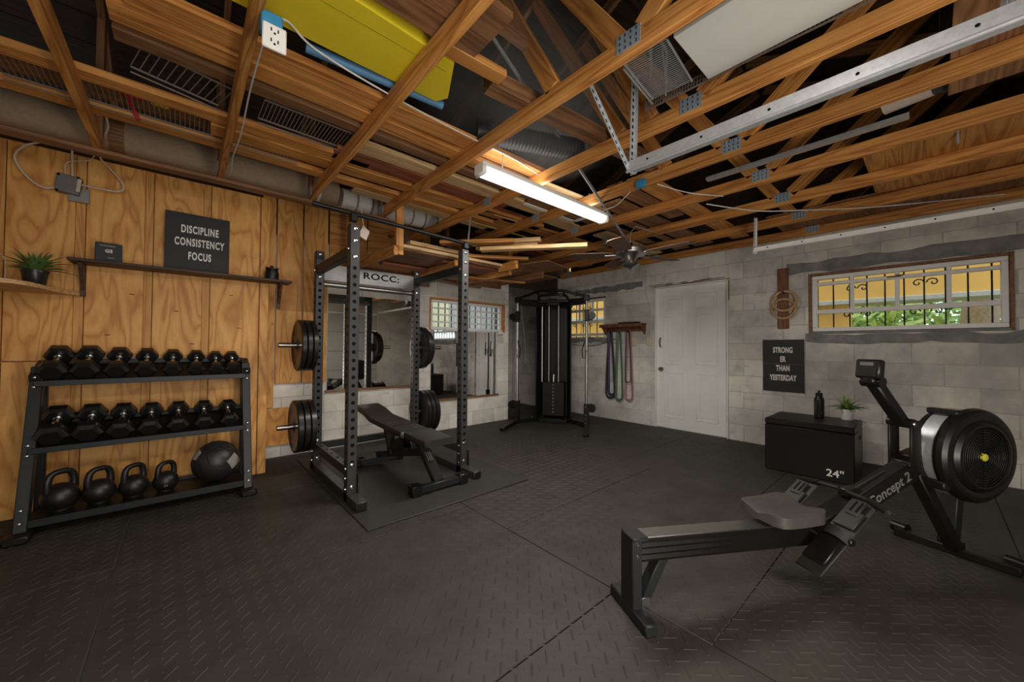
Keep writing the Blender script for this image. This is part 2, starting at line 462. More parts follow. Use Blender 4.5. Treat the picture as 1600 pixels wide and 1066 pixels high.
def corewall(name, along, fixed, outward, u0, u1, z1, holes, thick, mat):
    mb = MB()
    for (a, b, p, q) in cut((u0, u1, -.008, z1), holes):
        f = fixed + outward * (.004 + thick / 2)
        if along == 'X': mb.box(((a + b) / 2, f, (p + q) / 2), (b - a, thick, q - p))
        else: mb.box((f, (a + b) / 2, (p + q) / 2), (thick, b - a, q - p))
    o = put(name, mb, mat, None, smooth=0); tag(o, None, None, None, 'structure'); WM[o.name] = Matrix.Identity(4); return o
DOOR = (1.715, 2.70, -.01, 2.045); BIGW = (-.47, .90, 1.32, 1.985); SMW = (3.56, 4.42, 1.34, 2.01)
wr = corewall('wall_right', 'Y', XR, 1, YF, YC, 2.44, [DOOR, BIGW, SMW], .16, M['mortar'])
blockwall(wr, 'Y', XR, -1, YF, YC, 2.44, [DOOR, BIGW, SMW], M['block'], phase=.1)
BKW = (2.50, 3.79, 1.385, 1.81)
wb = corewall('wall_back', 'X', YM, 1, XP, XC, 2.30, [BKW], .16, M['mortar'])
blockwall(wb, 'X', YM, -1, XP, XC, 2.30, [BKW], M['block2'], phase=.2)
rec = corewall('wall_recess', 'X', YC, 1, XC - .16, XR + .18, 2.44, [], .16, M['mortar'])
blockwall(rec, 'X', YC, -1, XC, XR, 2.44, [], M['block'])
put('return_wall', MB().box((XC - .08, (YM + .164 + YC) / 2, 1.2), (.16, YC - YM - .164, 2.4)), M['mortar'], rec)
wf = corewall('wall_front', 'X', YF, -1, XL, XR, 2.6, [(1.82, 4.08, 0, 2.05), (-.8, 1.1, .0, 2.05)], .16, M['block2'])
gd = put('door_2', MB().box((2.95, YF - .06, 1.02), (2.26, .03, 2.04)), M['garagedoor'], None); tag(gd, kind='structure'); WM[gd.name] = Matrix.Identity(4)
for i in range(4):
    put('door_panel', MB().box((2.95, YF - .035, .26 + i * .51), (2.24, .03, .50), .008), M['garagedoor'], gd)
wl = corewall('wall_left', 'Y', XL, -1, YF, YP + .6, 2.6, [], .16, M['block2'])
# cement patches around the openings (rough darker render on the blocks)
def patch(y0, y1, z0, z1, seed):
    r = random.Random(seed); pts = []
    n = 16
    for i in range(n): pts.append((y0 + (y1 - y0) * i / (n - 1), z1 + r.uniform(-.022, .012)))
    for i in range(n): pts.append((y1 - (y1 - y0) * i / (n - 1), z0 + r.uniform(-.012, .022)))
    put('cement_patch', MB().prism(pts, lambda y, z: (XR - .0015, y, z), lambda y, z: (XR - .0045, y, z)), M['patch'], wr)
patch(-1.0, 1.10, 1.995, 2.13, 1); patch(-.62, .93, 1.215, 1.315, 2); patch(1.75, 2.86, 2.058, 2.085, 3); patch(3.5, 4.42, 1.24, 1.33, 4); patch(2.9, 4.2, 2.07, 2.17, 5)
# ---- plywood wall (front of the left part of the back wall)
pw = put('wall_plywood', MB().box(((XL + XP) / 2, YP + .09, 1.25), (XP - XL, .10, 2.50)), M['batten'], None); tag(pw, kind='structure'); WM[pw.name] = Matrix.Identity(4)
put('return_board', MB().box((XP - .012, (YP + YM) / 2 + .05, 1.25), (.024, YM - YP - .1, 2.5), .002), M['ply'], pw)
sx = [-2.2, -1.75, -1.32, -.888, -.539, -.19, .155, .50]
for i in range(7):
    a, b = sx[i] + .002, sx[i + 1] - .050
    if i == 6: b = sx[7] - .004
    for (z0, z1) in (((0.002, 2.49),) if i != 3 else ((0.002, 1.03), (1.036, 2.49))):
        me = mesh('plywood_panel', MB().box((0, 0, 0), (b - a, .016, z1 - z0), .002), M['ply'])
        putmesh('plywood_panel', me, pw, Matrix.Translation(((a + b) / 2, YP + .02, (z0 + z1) / 2)))
    if i < 6:
        me = mesh('batten', MB().box((0, 0, 0), (.047, .016, 2.48), .002), M['batten'])
        putmesh('batten', me, pw, Matrix.Translation((sx[i + 1] - .026, YP + .024, 1.245)))
me = mesh('plywood_panel', MB().box((0, 0, 0), (.066, .02, 2.48), .002), M['ply'])
putmesh('plywood_panel', me, pw, Matrix.Translation((.536, YP + .016, 1.243)))
# a second set of plywood boards on the mirror wall, behind the rack's left plates
for a, b, z0 in ((.575, .695, .52), (.70, .94, .76), (.945, 1.19, .76)):
    me = mesh('plywood_panel', MB().box((0, 0, 0), (b - a - .006, .02, 2.80 - z0), .002), M['ply'])
    putmesh('plywood_panel', me, wb, Matrix.Translation(((a + b) / 2, YM - .032, (2.80 + z0) / 2)))
for a, b in ((1.20, 1.62), (1.625, 2.05), (2.055, 2.46)):
    me = mesh('plywood_panel', MB().box((0, 0, 0), (b - a - .006, .02, .86), .002), M['lumber'])
    putmesh('plywood_panel', me, wb, Matrix.Translation(((a + b) / 2, YM - .032, 2.38)))
put('plywood_panel', MB().box((.88, YM - .03, .32), (.5, .016, .38), .002), M['ply'], wb)
for hx, hz in ((-.30, 1.53), (-.05, 1.42), (.3, 1.58), (.36, 1.30), (-.42, 1.22), (.05, 1.16)):
    put('nail_mark', MB().box((hx, YP + .011, hz), (.028, .003, .005)), M['blkletter'], pw)
# ---- trim: top plate the trusses end on
hd = thing('trim_1', None, None, (0, 3.5, 2.347), kind='structure')
lumber('top_plate', (-2.2, 3.5, 2.371), (1.46, 3.5, 2.371), .09, .026, M['brownwood'], hd)
put('ledger_strip', MB().box((-.3, 3.56, 2.40), (3.6, .02, .03), .003), M['steel'], hd)
# ---- windows
def bars(mb, pts, w, d):
    for (p, q) in pts: mb.bar(p, q, w, d, .003)
def xwin(name, y0, y1, z0, z1, x, nv, rails, latch=True):
    """aluminium window in the right wall: frame, rails, mullions, glass"""
    w = thing(name, None, None, (x, (y0 + y1) / 2, z0), kind='structure')
    f = .042
    mb = MB()
    mb.box((x, (y0 + y1) / 2, z0 + f / 2), (.07, y1 - y0, f), .004); mb.box((x, (y0 + y1) / 2, z1 - f / 2), (.07, y1 - y0, f), .004)
    mb.box((x, y0 + f / 2, (z0 + z1) / 2), (.07, f, z1 - z0 - 2 * f), .004); mb.box((x, y1 - f / 2, (z0 + z1) / 2), (.07, f, z1 - z0 - 2 * f), .004)
    put('frame', mb, M['winwhite'], w)
    for (zr, t) in rails:
        put('rail', MB().box((x - .012, (y0 + y1) / 2, zr), (.05, y1 - y0 - 2 * f, t), .004), M['winwhite'], w)
    for i in range(nv):
        yy = y0 + (y1 - y0) * (i + 1) / (nv + 1)
        put('mullion', MB().box((x - .006, yy, (rails[-1][0] + z1) / 2), (.04, .032, z1 - rails[-1][0] - .03), .004), M['winwhite'], w)
    put('pane', MB().box((x + .02, (y0 + y1) / 2, (z0 + z1) / 2), (.004, y1 - y0 - 2 * f, z1 - z0 - 2 * f)), M['glass'], w, smooth=0)
    if latch: put('latch', MB().box((x - .045, (y0 + y1) / 2 + .02, rails[0][0] + .004), (.02, .10, .012), .004).box((x - .05, (y0 + y1) / 2 - .02, rails[0][0] + .014), (.02, .05, .01), .003), M['brownwood'], w)
    return w
w1 = xwin('window_1', -.445, .875, 1.345, 1.958, XR + .055, 3, [(1.865, .034), (1.56, .045)])
mbj = MB().box((XR + .05, .8865, 1.65), (.12, .022, .66), .003).box((XR + .05, -.458, 1.65), (.12, .022, .66), .003).box((XR + .05, .215, 1.971), (.12, 1.32, .024), .003)
put('jamb', mbj, M['brownwood'], w1)
put('window_sill', MB().box((XR + .055, .215, 1.331), (.13, 1.33, .022), .003), M['patch'], w1)
w2 = xwin('window_2', 3.575, 4.405, 1.36, 1.985, XR + .055, 2, [(1.80, .04), (1.60, .04)], False)
put('jamb', MB().box((XR + .05, 3.99, 1.995), (.12, .84, .02), .003), M['brownwood'], w2)
# back window with slats
w3 = thing('window_3', None, None, (3.145, YM + .05, 1.385), kind='structure')
mb = MB()
for z in (1.41, 1.785): mb.box((3.145, YM + .05, z), (1.27, .05, .035), .003)
for x in (2.53, 2.95, 3.36, 3.74): mb.box((x, YM + .05, 1.60), (.03, .05, .36), .003)
put('frame', mb, M['winwhite'], w3)
for z in (1.50, 1.60, 1.69): put('slat', MB().box((3.145, YM + .045, z), (1.2, .03, .02), .002), M['winwhite'], w3)
put('pane', MB().box((3.145, YM + .08, 1.6), (1.22, .004, .36)), M['glass'], w3, smooth=0)
put('jamb', MB().box((3.145, YM + .02, 1.818), (1.32, .07, .022), .003).box((3.80, YM + .02, 1.60), (.024, .07, .44), .003).box((2.488, YM + .02, 1.6), (.02, .07, .44), .003), M['lumber'], w3)
put('white_block', MB().box((3.70, YM - .035, 1.375), (.07, .05, .05), .004), M['white'], w3)
# ---- six-panel door
dr = thing('door_1', None, None, (XR, 2.2, 0), kind='structure')
put('door_leaf', MB().box((XR + .045, 2.207, 1.017), (.04, .955, 2.02), .003), M['doorwhite'], dr)
for (yy) in (1.985, 2.43):
    for (z0, z1) in ((.17, .80), (.93, 1.60), (1.70, 1.90)):
        mb = MB(); c = (yy, (z0 + z1) / 2); w = .27; h = z1 - z0
        for (a, t) in ((0, .018),):
            mb.box((XR + .024, yy, z0), (.012, w, t), .004); mb.box((XR + .024, yy, z1), (.012, w, t), .004)
            mb.box((XR + .024, yy - w / 2, c[1]), (.012, t, h), .004); mb.box((XR + .024, yy + w / 2, c[1]), (.012, t, h), .004)
        mb.box((XR + .026, yy, c[1]), (.010, w - .085, h - .085), .0045)
        put('door_panel', mb, M['doorwhite'], dr)
mb = MB().box((XR + .03, 2.69, 1.02), (.09, .016, 2.04), .003).box((XR + .03, 1.724, 1.02), (.09, .016, 2.04), .003).box((XR + .03, 2.207, 2.037), (.09, .98, .016), .003)
put('door_frame', mb, M['doorwhite'], dr)
put('frame_gap', MB().box((XR - .002, 2.207, 2.052), (.012, 1.02, .01)).box((XR - .002, 1.708, 1.9), (.01, .012, .25)), M['brownwood'], dr)
for z in (.25, 1.05, 1.80): put('hinge', MB().cyl((XR + .012, 1.735, z - .045), (XR + .012, 1.735, z + .045), .007, 10), M['brownwood'], dr)
put('door_knob', MB().lathe([(0, .028), (.006, .028), (.008, .012), (.03, .011), (.036, .024), (.05, .028), (.06, .02), (.063, .001)], (XR + .024, 2.61, .85), (-1, 0, 0), 20), M['steel'], dr)
put('pull_handle', MB().tube([(XR + .02, 2.62, 1.17), (XR - .01, 2.62, 1.18), (XR - .022, 2.62, 1.235), (XR - .01, 2.62, 1.29), (XR + .02, 2.62, 1.30)], .008, 8), M['black'], dr)
# ---- roof: decking boards on two slopes
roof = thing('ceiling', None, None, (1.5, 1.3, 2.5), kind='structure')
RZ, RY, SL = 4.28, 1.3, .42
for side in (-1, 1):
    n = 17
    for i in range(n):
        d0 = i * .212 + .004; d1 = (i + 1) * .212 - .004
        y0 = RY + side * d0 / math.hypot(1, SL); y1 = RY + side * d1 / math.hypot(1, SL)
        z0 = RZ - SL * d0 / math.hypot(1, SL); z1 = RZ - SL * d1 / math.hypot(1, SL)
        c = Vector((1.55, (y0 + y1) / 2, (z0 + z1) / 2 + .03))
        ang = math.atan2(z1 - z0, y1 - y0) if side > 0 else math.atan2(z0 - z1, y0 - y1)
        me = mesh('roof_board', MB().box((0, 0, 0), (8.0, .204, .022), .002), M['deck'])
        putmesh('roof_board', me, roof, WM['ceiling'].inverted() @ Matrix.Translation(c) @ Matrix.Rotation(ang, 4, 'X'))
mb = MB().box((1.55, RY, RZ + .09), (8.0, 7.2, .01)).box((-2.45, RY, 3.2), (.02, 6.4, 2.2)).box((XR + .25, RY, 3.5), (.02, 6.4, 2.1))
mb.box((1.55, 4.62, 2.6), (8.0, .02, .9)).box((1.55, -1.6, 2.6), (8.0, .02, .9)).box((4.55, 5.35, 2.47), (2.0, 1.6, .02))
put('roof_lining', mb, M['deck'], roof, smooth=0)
# ---- outdoors seen through the windows
gr = put('ground', MB().box((9, 3, -.1), (16, 30, .1)), M['ground'], None, smooth=0); tag(gr, kind='structure')
bl = thing('house', 'yellow stucco house wall and porch beam outside right window', 'house', (8.6, 2.0, 0))
put('porch_beam', MB().box((8.4, 3.0, 3.0), (.5, 12.0, 2.08)), M['stucco'], bl, smooth=0)
put('pale_trim', MB().box((8.37, 3.0, 1.925), (.56, 12.0, .075), .01), M['paletrim'], bl)
put('wall', MB().box((8.42, 5.0, .94), (.4, 8.2, 1.9)), M['stucco'], bl, smooth=0)
g2 = thing('window_grille', 'dark iron security grille with scrolls outside the large right window', 'grille', (XR + .171, .2, 1.26))
def scroll(mb, y, z, s, x):
    pts = [(x, y + s * .045 * (1 - t / 11.0) * math.cos(t * .72), z + .045 * (1 - t / 11.0) * math.sin(t * .72)) for t in range(11)]
    mb.tube(pts, .006, 6)
def grille(root, y0, y1, z0, z1, x, n, hearts):
    for i in range(n):
        y = y0 + (y1 - y0) * i / (n - 1)
        put('bar', MB().box((x, y, (z0 + z1) / 2), (.012, .012, z1 - z0)), M['irongrille'], root, smooth=0)
    for z in (z0, z1): put('cross_rail', MB().box((x, (y0 + y1) / 2, z), (.014, y1 - y0, .014)), M['irongrille'], root, smooth=0)
    for y in hearts:
        mb = MB(); zc = z0 + (z1 - z0) * .33
        scroll(mb, y - .075, zc, 1, x - .012); scroll(mb, y + .075, zc, -1, x - .012)
        put('scroll', mb, M['irongrille'], root)
        mb = MB(); zt = z0 + (z1 - z0) * .68
        scroll(mb, y - .05, zt, 1, x - .012); scroll(mb, y + .05, zt, -1, x - .012); mb.lathe([(0, .001), (.02, .02), (.05, .001)], (x - .012, y, zt + .05), (0, 0, 1), 6)
        put('scroll', mb, M['irongrille'], root)
grille(g2, -.50, .98, 1.26, 2.06, XR + .171, 12, (.52, .03))
g3 = thing('window_grille', 'dark iron security grille outside the small right window behind cable machine', 'grille', (XR + .171, 4.0, 1.28))
grille(g3, 3.4, 4.9, 1.28, 2.1, XR + .171, 11, (4.05, 4.4))
def shrub(name, label, c, r, n, seed, cat='shrub', group=None):
    rr = random.Random(seed); t = thing(name, label, cat, (c[0], c[1], -.05), group=group)
    vs = []; fs = []
    for i in range(n):
        while True:
            q = Vector((rr.uniform(-1, 1), rr.uniform(-1, 1), rr.uniform(-1, 1)))
            if .35 < q.length < 1: break
        q = Vector((q.x * r[0], q.y * r[1], q.z * r[2])) + Vector(c)
        if q.z < 0: continue
        a = Vector((rr.gauss(0, 1), rr.gauss(0, 1), rr.gauss(0, .7))).normalized(); b = a.orthogonal().normalized(); L = rr.uniform(.14, .34); w = L * .27
        k = len(vs); vs += [q - a * L / 2, q + b * w, q + a * L / 2, q - b * w]; fs.append((k, k + 1, k + 2, k + 3))
    mb = MB(); mb.v = vs; mb.f = fs
    put('foliage', mb, M['bush'], t, kind='stuff', recalc=False, smooth=0)
    mb = MB()
    for i in range(4): mb.tube([(c[0] + .04 * i, c[1], -.05), (c[0] + rr.uniform(-.2, .2), c[1] + rr.uniform(-.2, .2), c[2] * .6), (c[0] + rr.uniform(-.4, .4) * r[0], c[1] + rr.uniform(-.6, .6) * r[1], c[2] + r[2] * .3)], [.03, .02, .01], 6)
    put('stem', mb, M['trunk'], t)
shrub('shrub', 'leafy green shrub outside the large window, left of the tree', (10.6, .9, 1.3), (.8, 1.2, 1.5), 1500, 1)
shrub('shrub', 'leafy green shrub outside the large window, right of the tree', (10.9, -1.6, 1.3), (.8, 1.3, 1.5), 1500, 2)
shrub('shrub', 'tall leafy hedge behind the shrubs outside the large window', (12.4, -.6, 1.6), (.7, 4.2, 2.0), 5200, 4)
shrub('shrub', 'bright green low shrub outside the slatted back window', (4.2, 6.7, .75), (2.4, .4, .8), 2200, 3)
pf = thing('garden_wall', 'pale garden wall outside the slatted back window', 'wall', (4.5, 8.6, 0))
put('panel', MB().box((4.5, 8.6, 1.3), (7.0, .2, 2.6)), M['palewall'], pf, smooth=0)
g4 = thing('window_grille', 'dark iron bars outside the slatted back window', 'grille', (3.1, YM + .171, 1.36))
for i in range(13): put('bar', MB().box((2.5 + i * .108, YM + .171, 1.6), (.012, .012, .50)), M['irongrille'], g4, smooth=0)
for z in (1.36, 1.84): put('cross_rail', MB().box((3.15, YM + .171, z), (1.42, .014, .014)), M['irongrille'], g4, smooth=0)
tr = thing('tree', 'grey tree trunk standing among shrubs outside large window', 'tree', (10.0, -.55, -.05))
put('trunk', MB().tube([(10.0, -.55, -.05), (10.0, -.52, 1.2), (10.05, -.6, 2.6), (10.1, -.7, 4.2)], [.30, .22, .2, .19], 14), M['trunk'], tr)
put('branch', MB().tube([(10.03, -.56, 2.2), (10.1, .0, 3.0), (10.2, .4, 3.9)], [.1, .08, .05], 8), M['trunk'], tr)
# ================================================================== TRUSSES
TX = lambda k: .812 + .61 * (k - 3) - .019
TZ = 2.385; TH = .089; TT = TZ + TH
tl = {1: 'roof truss at far left, its end above grey junction box', 2: 'roof truss second from left, carrying the white outlet box',
      3: 'roof truss crossing under the yellow foam board', 4: 'roof truss ending at the hanging lumber rack post',
      5: 'roof truss running under edge of the white panel board', 6: 'roof truss directly right of galvanised door track hanger',
      7: 'roof truss crossing under the sheet of plywood, nearest the track', 8: 'roof truss above the ceiling fan, fan hook on it',
      9: 'roof truss second from the block wall on the right', 10: 'roof truss tight against the block wall on the right'}
def zroof(y): return RZ - SL * abs(y - RY) - .02
for k in range(1, 11):
    x = TX(k)
    t = thing('roof_truss', tl[k], 'truss', (x, 1.3, TZ), group='pine roof trusses overhead')
    ye = 3.545 if k < 5 else 4.40
    lumber('bottom_chord', (x, -1.38, TZ + TH / 2), (x, ye, TZ + TH / 2), .038, TH, M['lumber'], t)
    for sg in (-1, 1):
        ye2 = RY + sg * 2.95
        lumber('top_chord', (x, ye2, zroof(ye2) - .07), (x, RY + sg * .03, zroof(RY) - .07), .038, .089, M['brownwood'], t)
    def web(y0, y1, m='lumber', dx=0.0):
        lumber('web', (x + dx, y0, TT + .0), (x + dx, y1, zroof(y1) - .115), .038, .089, M[m], t)
    web(.885, 1.30 + .55); web(.78, -.35)
    if k in (4, 5, 6): web(1.27, 2.02)
    if k in (5,): web(1.06, 1.78, 'lumber')
    lumber('strut', (x, 3.50 if k < 5 else 4.3, TT), (x, 3.50 if k < 5 else 4.3, zroof(3.5 if k < 5 else 4.3) - .12), .038, .075, M['brownwood'], t, up=(0, 1, 0))
    yn = .835
    gp = put('gusset_plate', MB().box((x - .0205, yn, TT - .024), (.003, .112, .078)), M['plate'], t, smooth=0)
    mb = MB()
    for a in range(4):
        for b in range(3): mb.box((x - .0225, yn - .039 + a * .026, TT - .050 + b * .026), (.002, .006, .013))
    put('tooth_slots', mb, M['duct'], gp, smooth=0, kind='stuff')
    for yy in ((3.46,) if k < 5 else (4.2, 2.6)):
        put('gusset_plate', MB().box((x - .0205, yy, TT - .026), (.003, .10, .08)), M['plate'], t, smooth=0)
# ================================================================== LUMBER AND BOARDS STORED ON THE TRUSSES
plk = [  # x0,x1,y,width,thick,z,material,label,tilt
 (-1.3, 1.0, 2.76, .10, .038, TT, 'lumber', 'long board across the two leftmost trusses, nearest the white outlet box'),
 (-1.3, .62, 3.06, .26, .02, TT + .11, 'brownwood', 'wide dark board at far left above grey junction box'),
 (-.2, 2.1, 2.00, .125, .036, TT, 'lumber', 'plank beside the blue tube under yellow foam board'),
 (-.25, 2.35, 2.17, .115, .036, TT, 'lumber', 'second plank from the blue tube, with white strap'),
 (-.25, 2.35, 2.325, .085, .036, TT, 'brownwood', 'narrow darker plank, third from the blue tube'),
 (.86, 2.65, 2.52, .14, .036, TT, 'pale', 'pale plank starting beside wire shelf over plywood wall'),
 (.75, 2.62, 2.69, .16, .03, TT, 'redwood', 'wide reddish board over the bumper plate rack'),
 (.10, 2.95, 2.90, .14, .038, TT, 'lumber', 'long plank fourth from the plywood wall top'),
 (-.95, 2.75, 3.13, .10, .038, TT, 'lumber', 'longest plank, running just in front of carpet roll'),
 (1.05, 3.3, 3.27, .12, .02, TT, 'pale', 'thin pale plank beside the striped cloth roll'),
 (2.3, 4.4, 2.30, .24, .018, TT, 'brownwood', 'wide brown sheet above ceiling fan left side'),
 (2.25, 3.4, 2.62, .18, .02, TT, 'pale', 'pale board just beyond the lit fluorescent lamp'),
 (2.45, 4.9, 2.95, .20, .02, TT, 'lumber', 'board above the cable machine, spanning four trusses'),
 (2.9, 4.95, 1.92, .22, .018, TT, 'brownwood', 'brown sheet above the ceiling fan right side'),
 (2.5, 4.3, 3.35, .25, .02, TT, 'brownwood', 'wide brown board in front of the slatted back window'),
 (3.6, 4.95, 2.55, .2, .018, TT, 'pale', 'pale sheet over the fan, nearest the white door'),
 (2.62, 3.7, 1.70, .15, .02, TT, 'brownwood', 'brown board right behind the fluorescent lamp, nearest black duct'),
 (2.62, 4.95, 1.50, .18, .018, TT, 'lumber', 'orange board crossing above the blue electrical box'),
 (3.2, 4.95, 2.17, .18, .018, TT, 'brownwood', 'brown board over the fan motor'),
 (2.05, 3.0, 2.08, .10, .02, TT, 'pale', 'short pale board directly above right end of the lamp'),
 (3.0, 4.9, 3.70, .24, .02, TT, 'redwood', 'reddish board above corner of cable machine'),
]
for (x0, x1, y, w, th, z, m, lab) in plk:
    j = random.uniform(-.03, .03)
    o = lumber('plank', (x0, y - j, z + th / 2 + .001), (x1, y + j, z + th / 2 + .001), w, th, M[m], None, lab, cat='plank', group='lumber laid across the trusses')
up = [(.85, 2.2, 2.30, .10, 'pale', 'pale offcut lying on top of second plank layer over tube'), (1.2, 2.5, 2.60, .12, 'lumber', 'upper-layer plank above the reddish board'),
      (.2, 1.7, 2.80, .12, 'brownwood', 'upper-layer brown plank above long plank'), (1.5, 2.9, 3.02, .10, 'pale', 'upper-layer pale plank near striped cloth roll'),
      (1.0, 2.2, 2.10, .09, 'brownwood', 'upper-layer narrow brown plank near black duct')]
for (x0, x1, y, w, m, lab) in up:
    j = random.uniform(-.06, .06)
    lumber('plank', (x0, y - j, TT + .058), (x1, y + j, TT + .058), w, .032, M[m], None, lab, cat='plank', group='lumber laid across the trusses')
lumber('plank', (.86, 1.425, TT + .02), (1.17, 1.405, TT + .02), .075, .038, M['lumber'], None, 'short two-by-four sticking out past truss beside yellow board', cat='plank', group='lumber laid across the trusses')
lumber('plank', (1.15, 1.50, TT + .046), (2.6, 1.36, TT + .046), .09, .09, M['brownwood'], None, 'thick post with a dark knot in its cut end', cat='plank', group='lumber laid across the trusses')
lumber('plank', (.15, 1.26, TT + .02), (.98, 1.26, TT + .02), .30, .03, M['brownwood'], None, 'wide knotty brown board at top edge beyond yellow foam', cat='plank', group='lumber laid across the trusses')
wfm = thing('metal_strip', 'bent white metal strip lying on trusses beyond the lamp', 'strip', (2.7, 2.48, TT))
put('long_strip', MB().box((2.68, 2.46, TT - .006), (.74, .045, .008), .001), M['white'], wfm)
put('short_strip', MB().box((3.03, 2.39, TT - .006), (.05, .14, .008), .001), M['white'], wfm)
# yellow foam board
poly = [(-.9, 1.47), (.50, 1.455), (.93, 1.475), (1.035, 1.70), (1.0, 1.765), (.6, 1.775), (-.9, 1.77)]
yb = thing('foam_board', 'bright yellow foam board lying on trusses at top left', 'foam board', (.2, 1.6, TT))
put('board', MB().prism(poly, lambda x, y: (x, y, TT + .003), lambda x, y: (x, y, TT + .075)), M['yellow'], yb)
put('crease', MB().box((.0, 1.54, TT + .003), (1.86, .005, .002)), M['olive'], yb)
solo('blue_tube', MB().cyl((.39, 1.86, TT + .025), (1.06, 1.80, TT + .025), .022, 14), M['blue'], 'blue plastic tube lying beside the yellow foam board', 'tube', (.7, 1.83, TT))
# carpet roll and striped cloth roll
cr = thing('carpet_roll', 'long brown carpet roll lying behind the trusses over plywood wall', 'carpet roll', (.2, 3.87, 2.533))
put('roll', MB().cyl((-1.6, 3.87, 2.648), (1.10, 3.87, 2.648), .115, 28), M['carpet'], cr)
put('strap', MB().cyl((.92, 3.87, 2.648), (.945, 3.87, 2.648), .1175, 28, cap=False), M['letter'], cr)
put('strap', MB().cyl((-.42, 3.87, 2.648), (-.34, 3.87, 2.648), .117, 28, cap=False), M['brownwood'], cr)
sr = thing('cloth_roll', 'striped grey and white cloth roll beside the carpet roll', 'cloth roll', (1.6, 3.87, 2.52))
for i in range(15):
    x0 = 1.14 + i * .075
    if abs(x0 + .037 - TX(4)) < .0: continue
    put('stripe', MB().cyl((x0, 3.87, 2.62), (x0 + (.055 if i % 2 else .075), 3.87, 2.62), .10, 24), M['stripe'], sr)
    if i % 2: put('stripe', MB().cyl((x0 + .055, 3.87, 2.62), (x0 + .075, 3.87, 2.62), .1005, 24, cap=False), M['stripe2'], sr)
# black flexible duct
dd = thing('flexible_duct', 'black ribbed flexible duct lying over the fluorescent lamp', 'duct', (1.8, 1.8, TT))
mb = MB(); a0 = Vector((1.43, 1.95, TT + .085)); a1 = Vector((2.10, 1.645, TT + .085)); rings = []
for i in range(61):
    rings.append((a0.lerp(a1, i / 60), .068 + (.005 if i % 2 else -.005)))
mb.loft(rings, a1 - a0, 22); put('ribbed_tube', mb, M['duct'], dd, smooth=60)
put('collar', MB().cyl(a0 - (a1 - a0) * .03, a0 + (a1 - a0) * .06, .075, 22), M['black'], dd)
# white panel board on trusses 4-6
wp = thing('panel_board', 'large white board lying on the trusses at top right', 'board', (1.7, .1, TT))
put('sheet', MB().box((1.735, -.28, TT + .015), (.375, 2.0, .018), .003), M['panelwhite'], wp)
# plywood sheets, metal track and roll on the right
ps = thing('plywood_sheet', 'plywood sheet lying on trusses above the large right window', 'plywood', (3.8, -.3, TT))
me = mesh('sheet', MB().box((0, 0, 0), (1.15, 1.5, .014), .002), M['lumber']); putmesh('sheet', me, ps, WM[ps.name].inverted() @ Matrix.Translation((3.84, -.45, TT + .009)))
put('strap', MB().box((3.5, -.12, TT - .02), (.03, .012, .10), .002), M['galv'], ps)
solo('plywood_sheet', MB().box((4.75, .15, TT + .009), (.7, 1.9, .014), .002), M['brownwood'], 'brown sheet wedged above last truss beside block wall', 'plywood', (4.75, .15, TT))
solo('metal_track', MB().box((3.10, .62, TT + .012), (.05, 1.1, .006)).box((3.078, .62, TT + .022), (.005, 1.1, .02)).box((3.122, .62, TT + .022), (.005, 1.1, .02)), M['galv'], 'flat pale metal track lying on trusses, running into beige roll', 'track', (3.1, .6, TT))
br_ = thing('rolled_mat', 'beige roll end with dark plastic bag at upper right', 'roll', (3.05, .1, TT))
put('roll', MB().cyl((3.06, .17, TT + .12), (3.02, -.02, TT + .12), .062, 20), M['tagpaper'], br_)
put('bag', MB().lathe([(0, .055), (.05, .07), (.15, .06), (.25, .07), (.34, .03)], (3.02, -.01, TT + .12), (-.15, -1, 0), 14), M['duct'], br_)
solo('plank', MB().box((2.50, -.57, TT + .012), (.95, 1.0, .016), .002), M['brownwood'], 'brown fibreboard piece at the top right corner', 'plank', (2.5, -.5, TT), group='lumber laid across the trusses')
# wire shelves
def wireshelf(label, c, lx, ly, rz, n, hooks=False, m='wire', tilt=0.0, rr=.004):
    t = thing('wire_shelf', label, 'wire shelf', c, rz)
    mb = MB()
    R_ = Matrix.Rotation(tilt, 3, 'X')
    for i in range(n):
        x = -lx / 2 + lx * i / (n - 1)
        mb.bar(R_ @ Vector((x, -ly / 2, 0)), R_ @ Vector((x, ly / 2, 0)), rr, rr)
    put('rods', mb, M[m], t, world=False, smooth=0, kind='stuff')
    mb = MB()
    for y in (-ly / 2, ly / 2): mb.bar(R_ @ Vector((-lx / 2, y, -.004)), R_ @ Vector((lx / 2, y, -.004)), .007, .007)
    mb.bar(R_ @ Vector((-lx / 2, ly / 2, -.03)), R_ @ Vector((lx / 2, ly / 2, -.03)), .006, .006)
    put('edge_rail', mb, M[m], t, world=False, smooth=0)
    if hooks:
        for x in (-lx * .3, lx * .28):
            put('bracket', MB().tube([(x, 0, 0), (x - .01, .02, .22), (x + .09, .03, .22), (x + .1, .04, 0)], .005, 6), M['galv'], t, world=False)
    return t
wireshelf('silver wire shelf lying flat left of the white panel board', (1.70, .86, TT + .012), .34, .20, .1, 26, True, 'galv', 0, .0032)
wireshelf('long brown wire shelf with comb edge below white panel board', (1.955, .36, TT + .045), 1.4, .055, math.radians(-88.5), 96, False, 'wire', 1.35)
wireshelf('dark wire shelf behind planks left of the yellow board', (.56, 2.53, TT + .03), .50, .22, 0.02, 26)
wireshelf('long dark wire shelf hanging over the plywood wall at left', (-.05, 2.95, TT + .03), 1.3, .22, 0.0, 60)
wireshelf('small dark wire shelf between first two trusses at upper left', (-.02, 2.50, TT + .03), .35, .22, 0.25, 12)
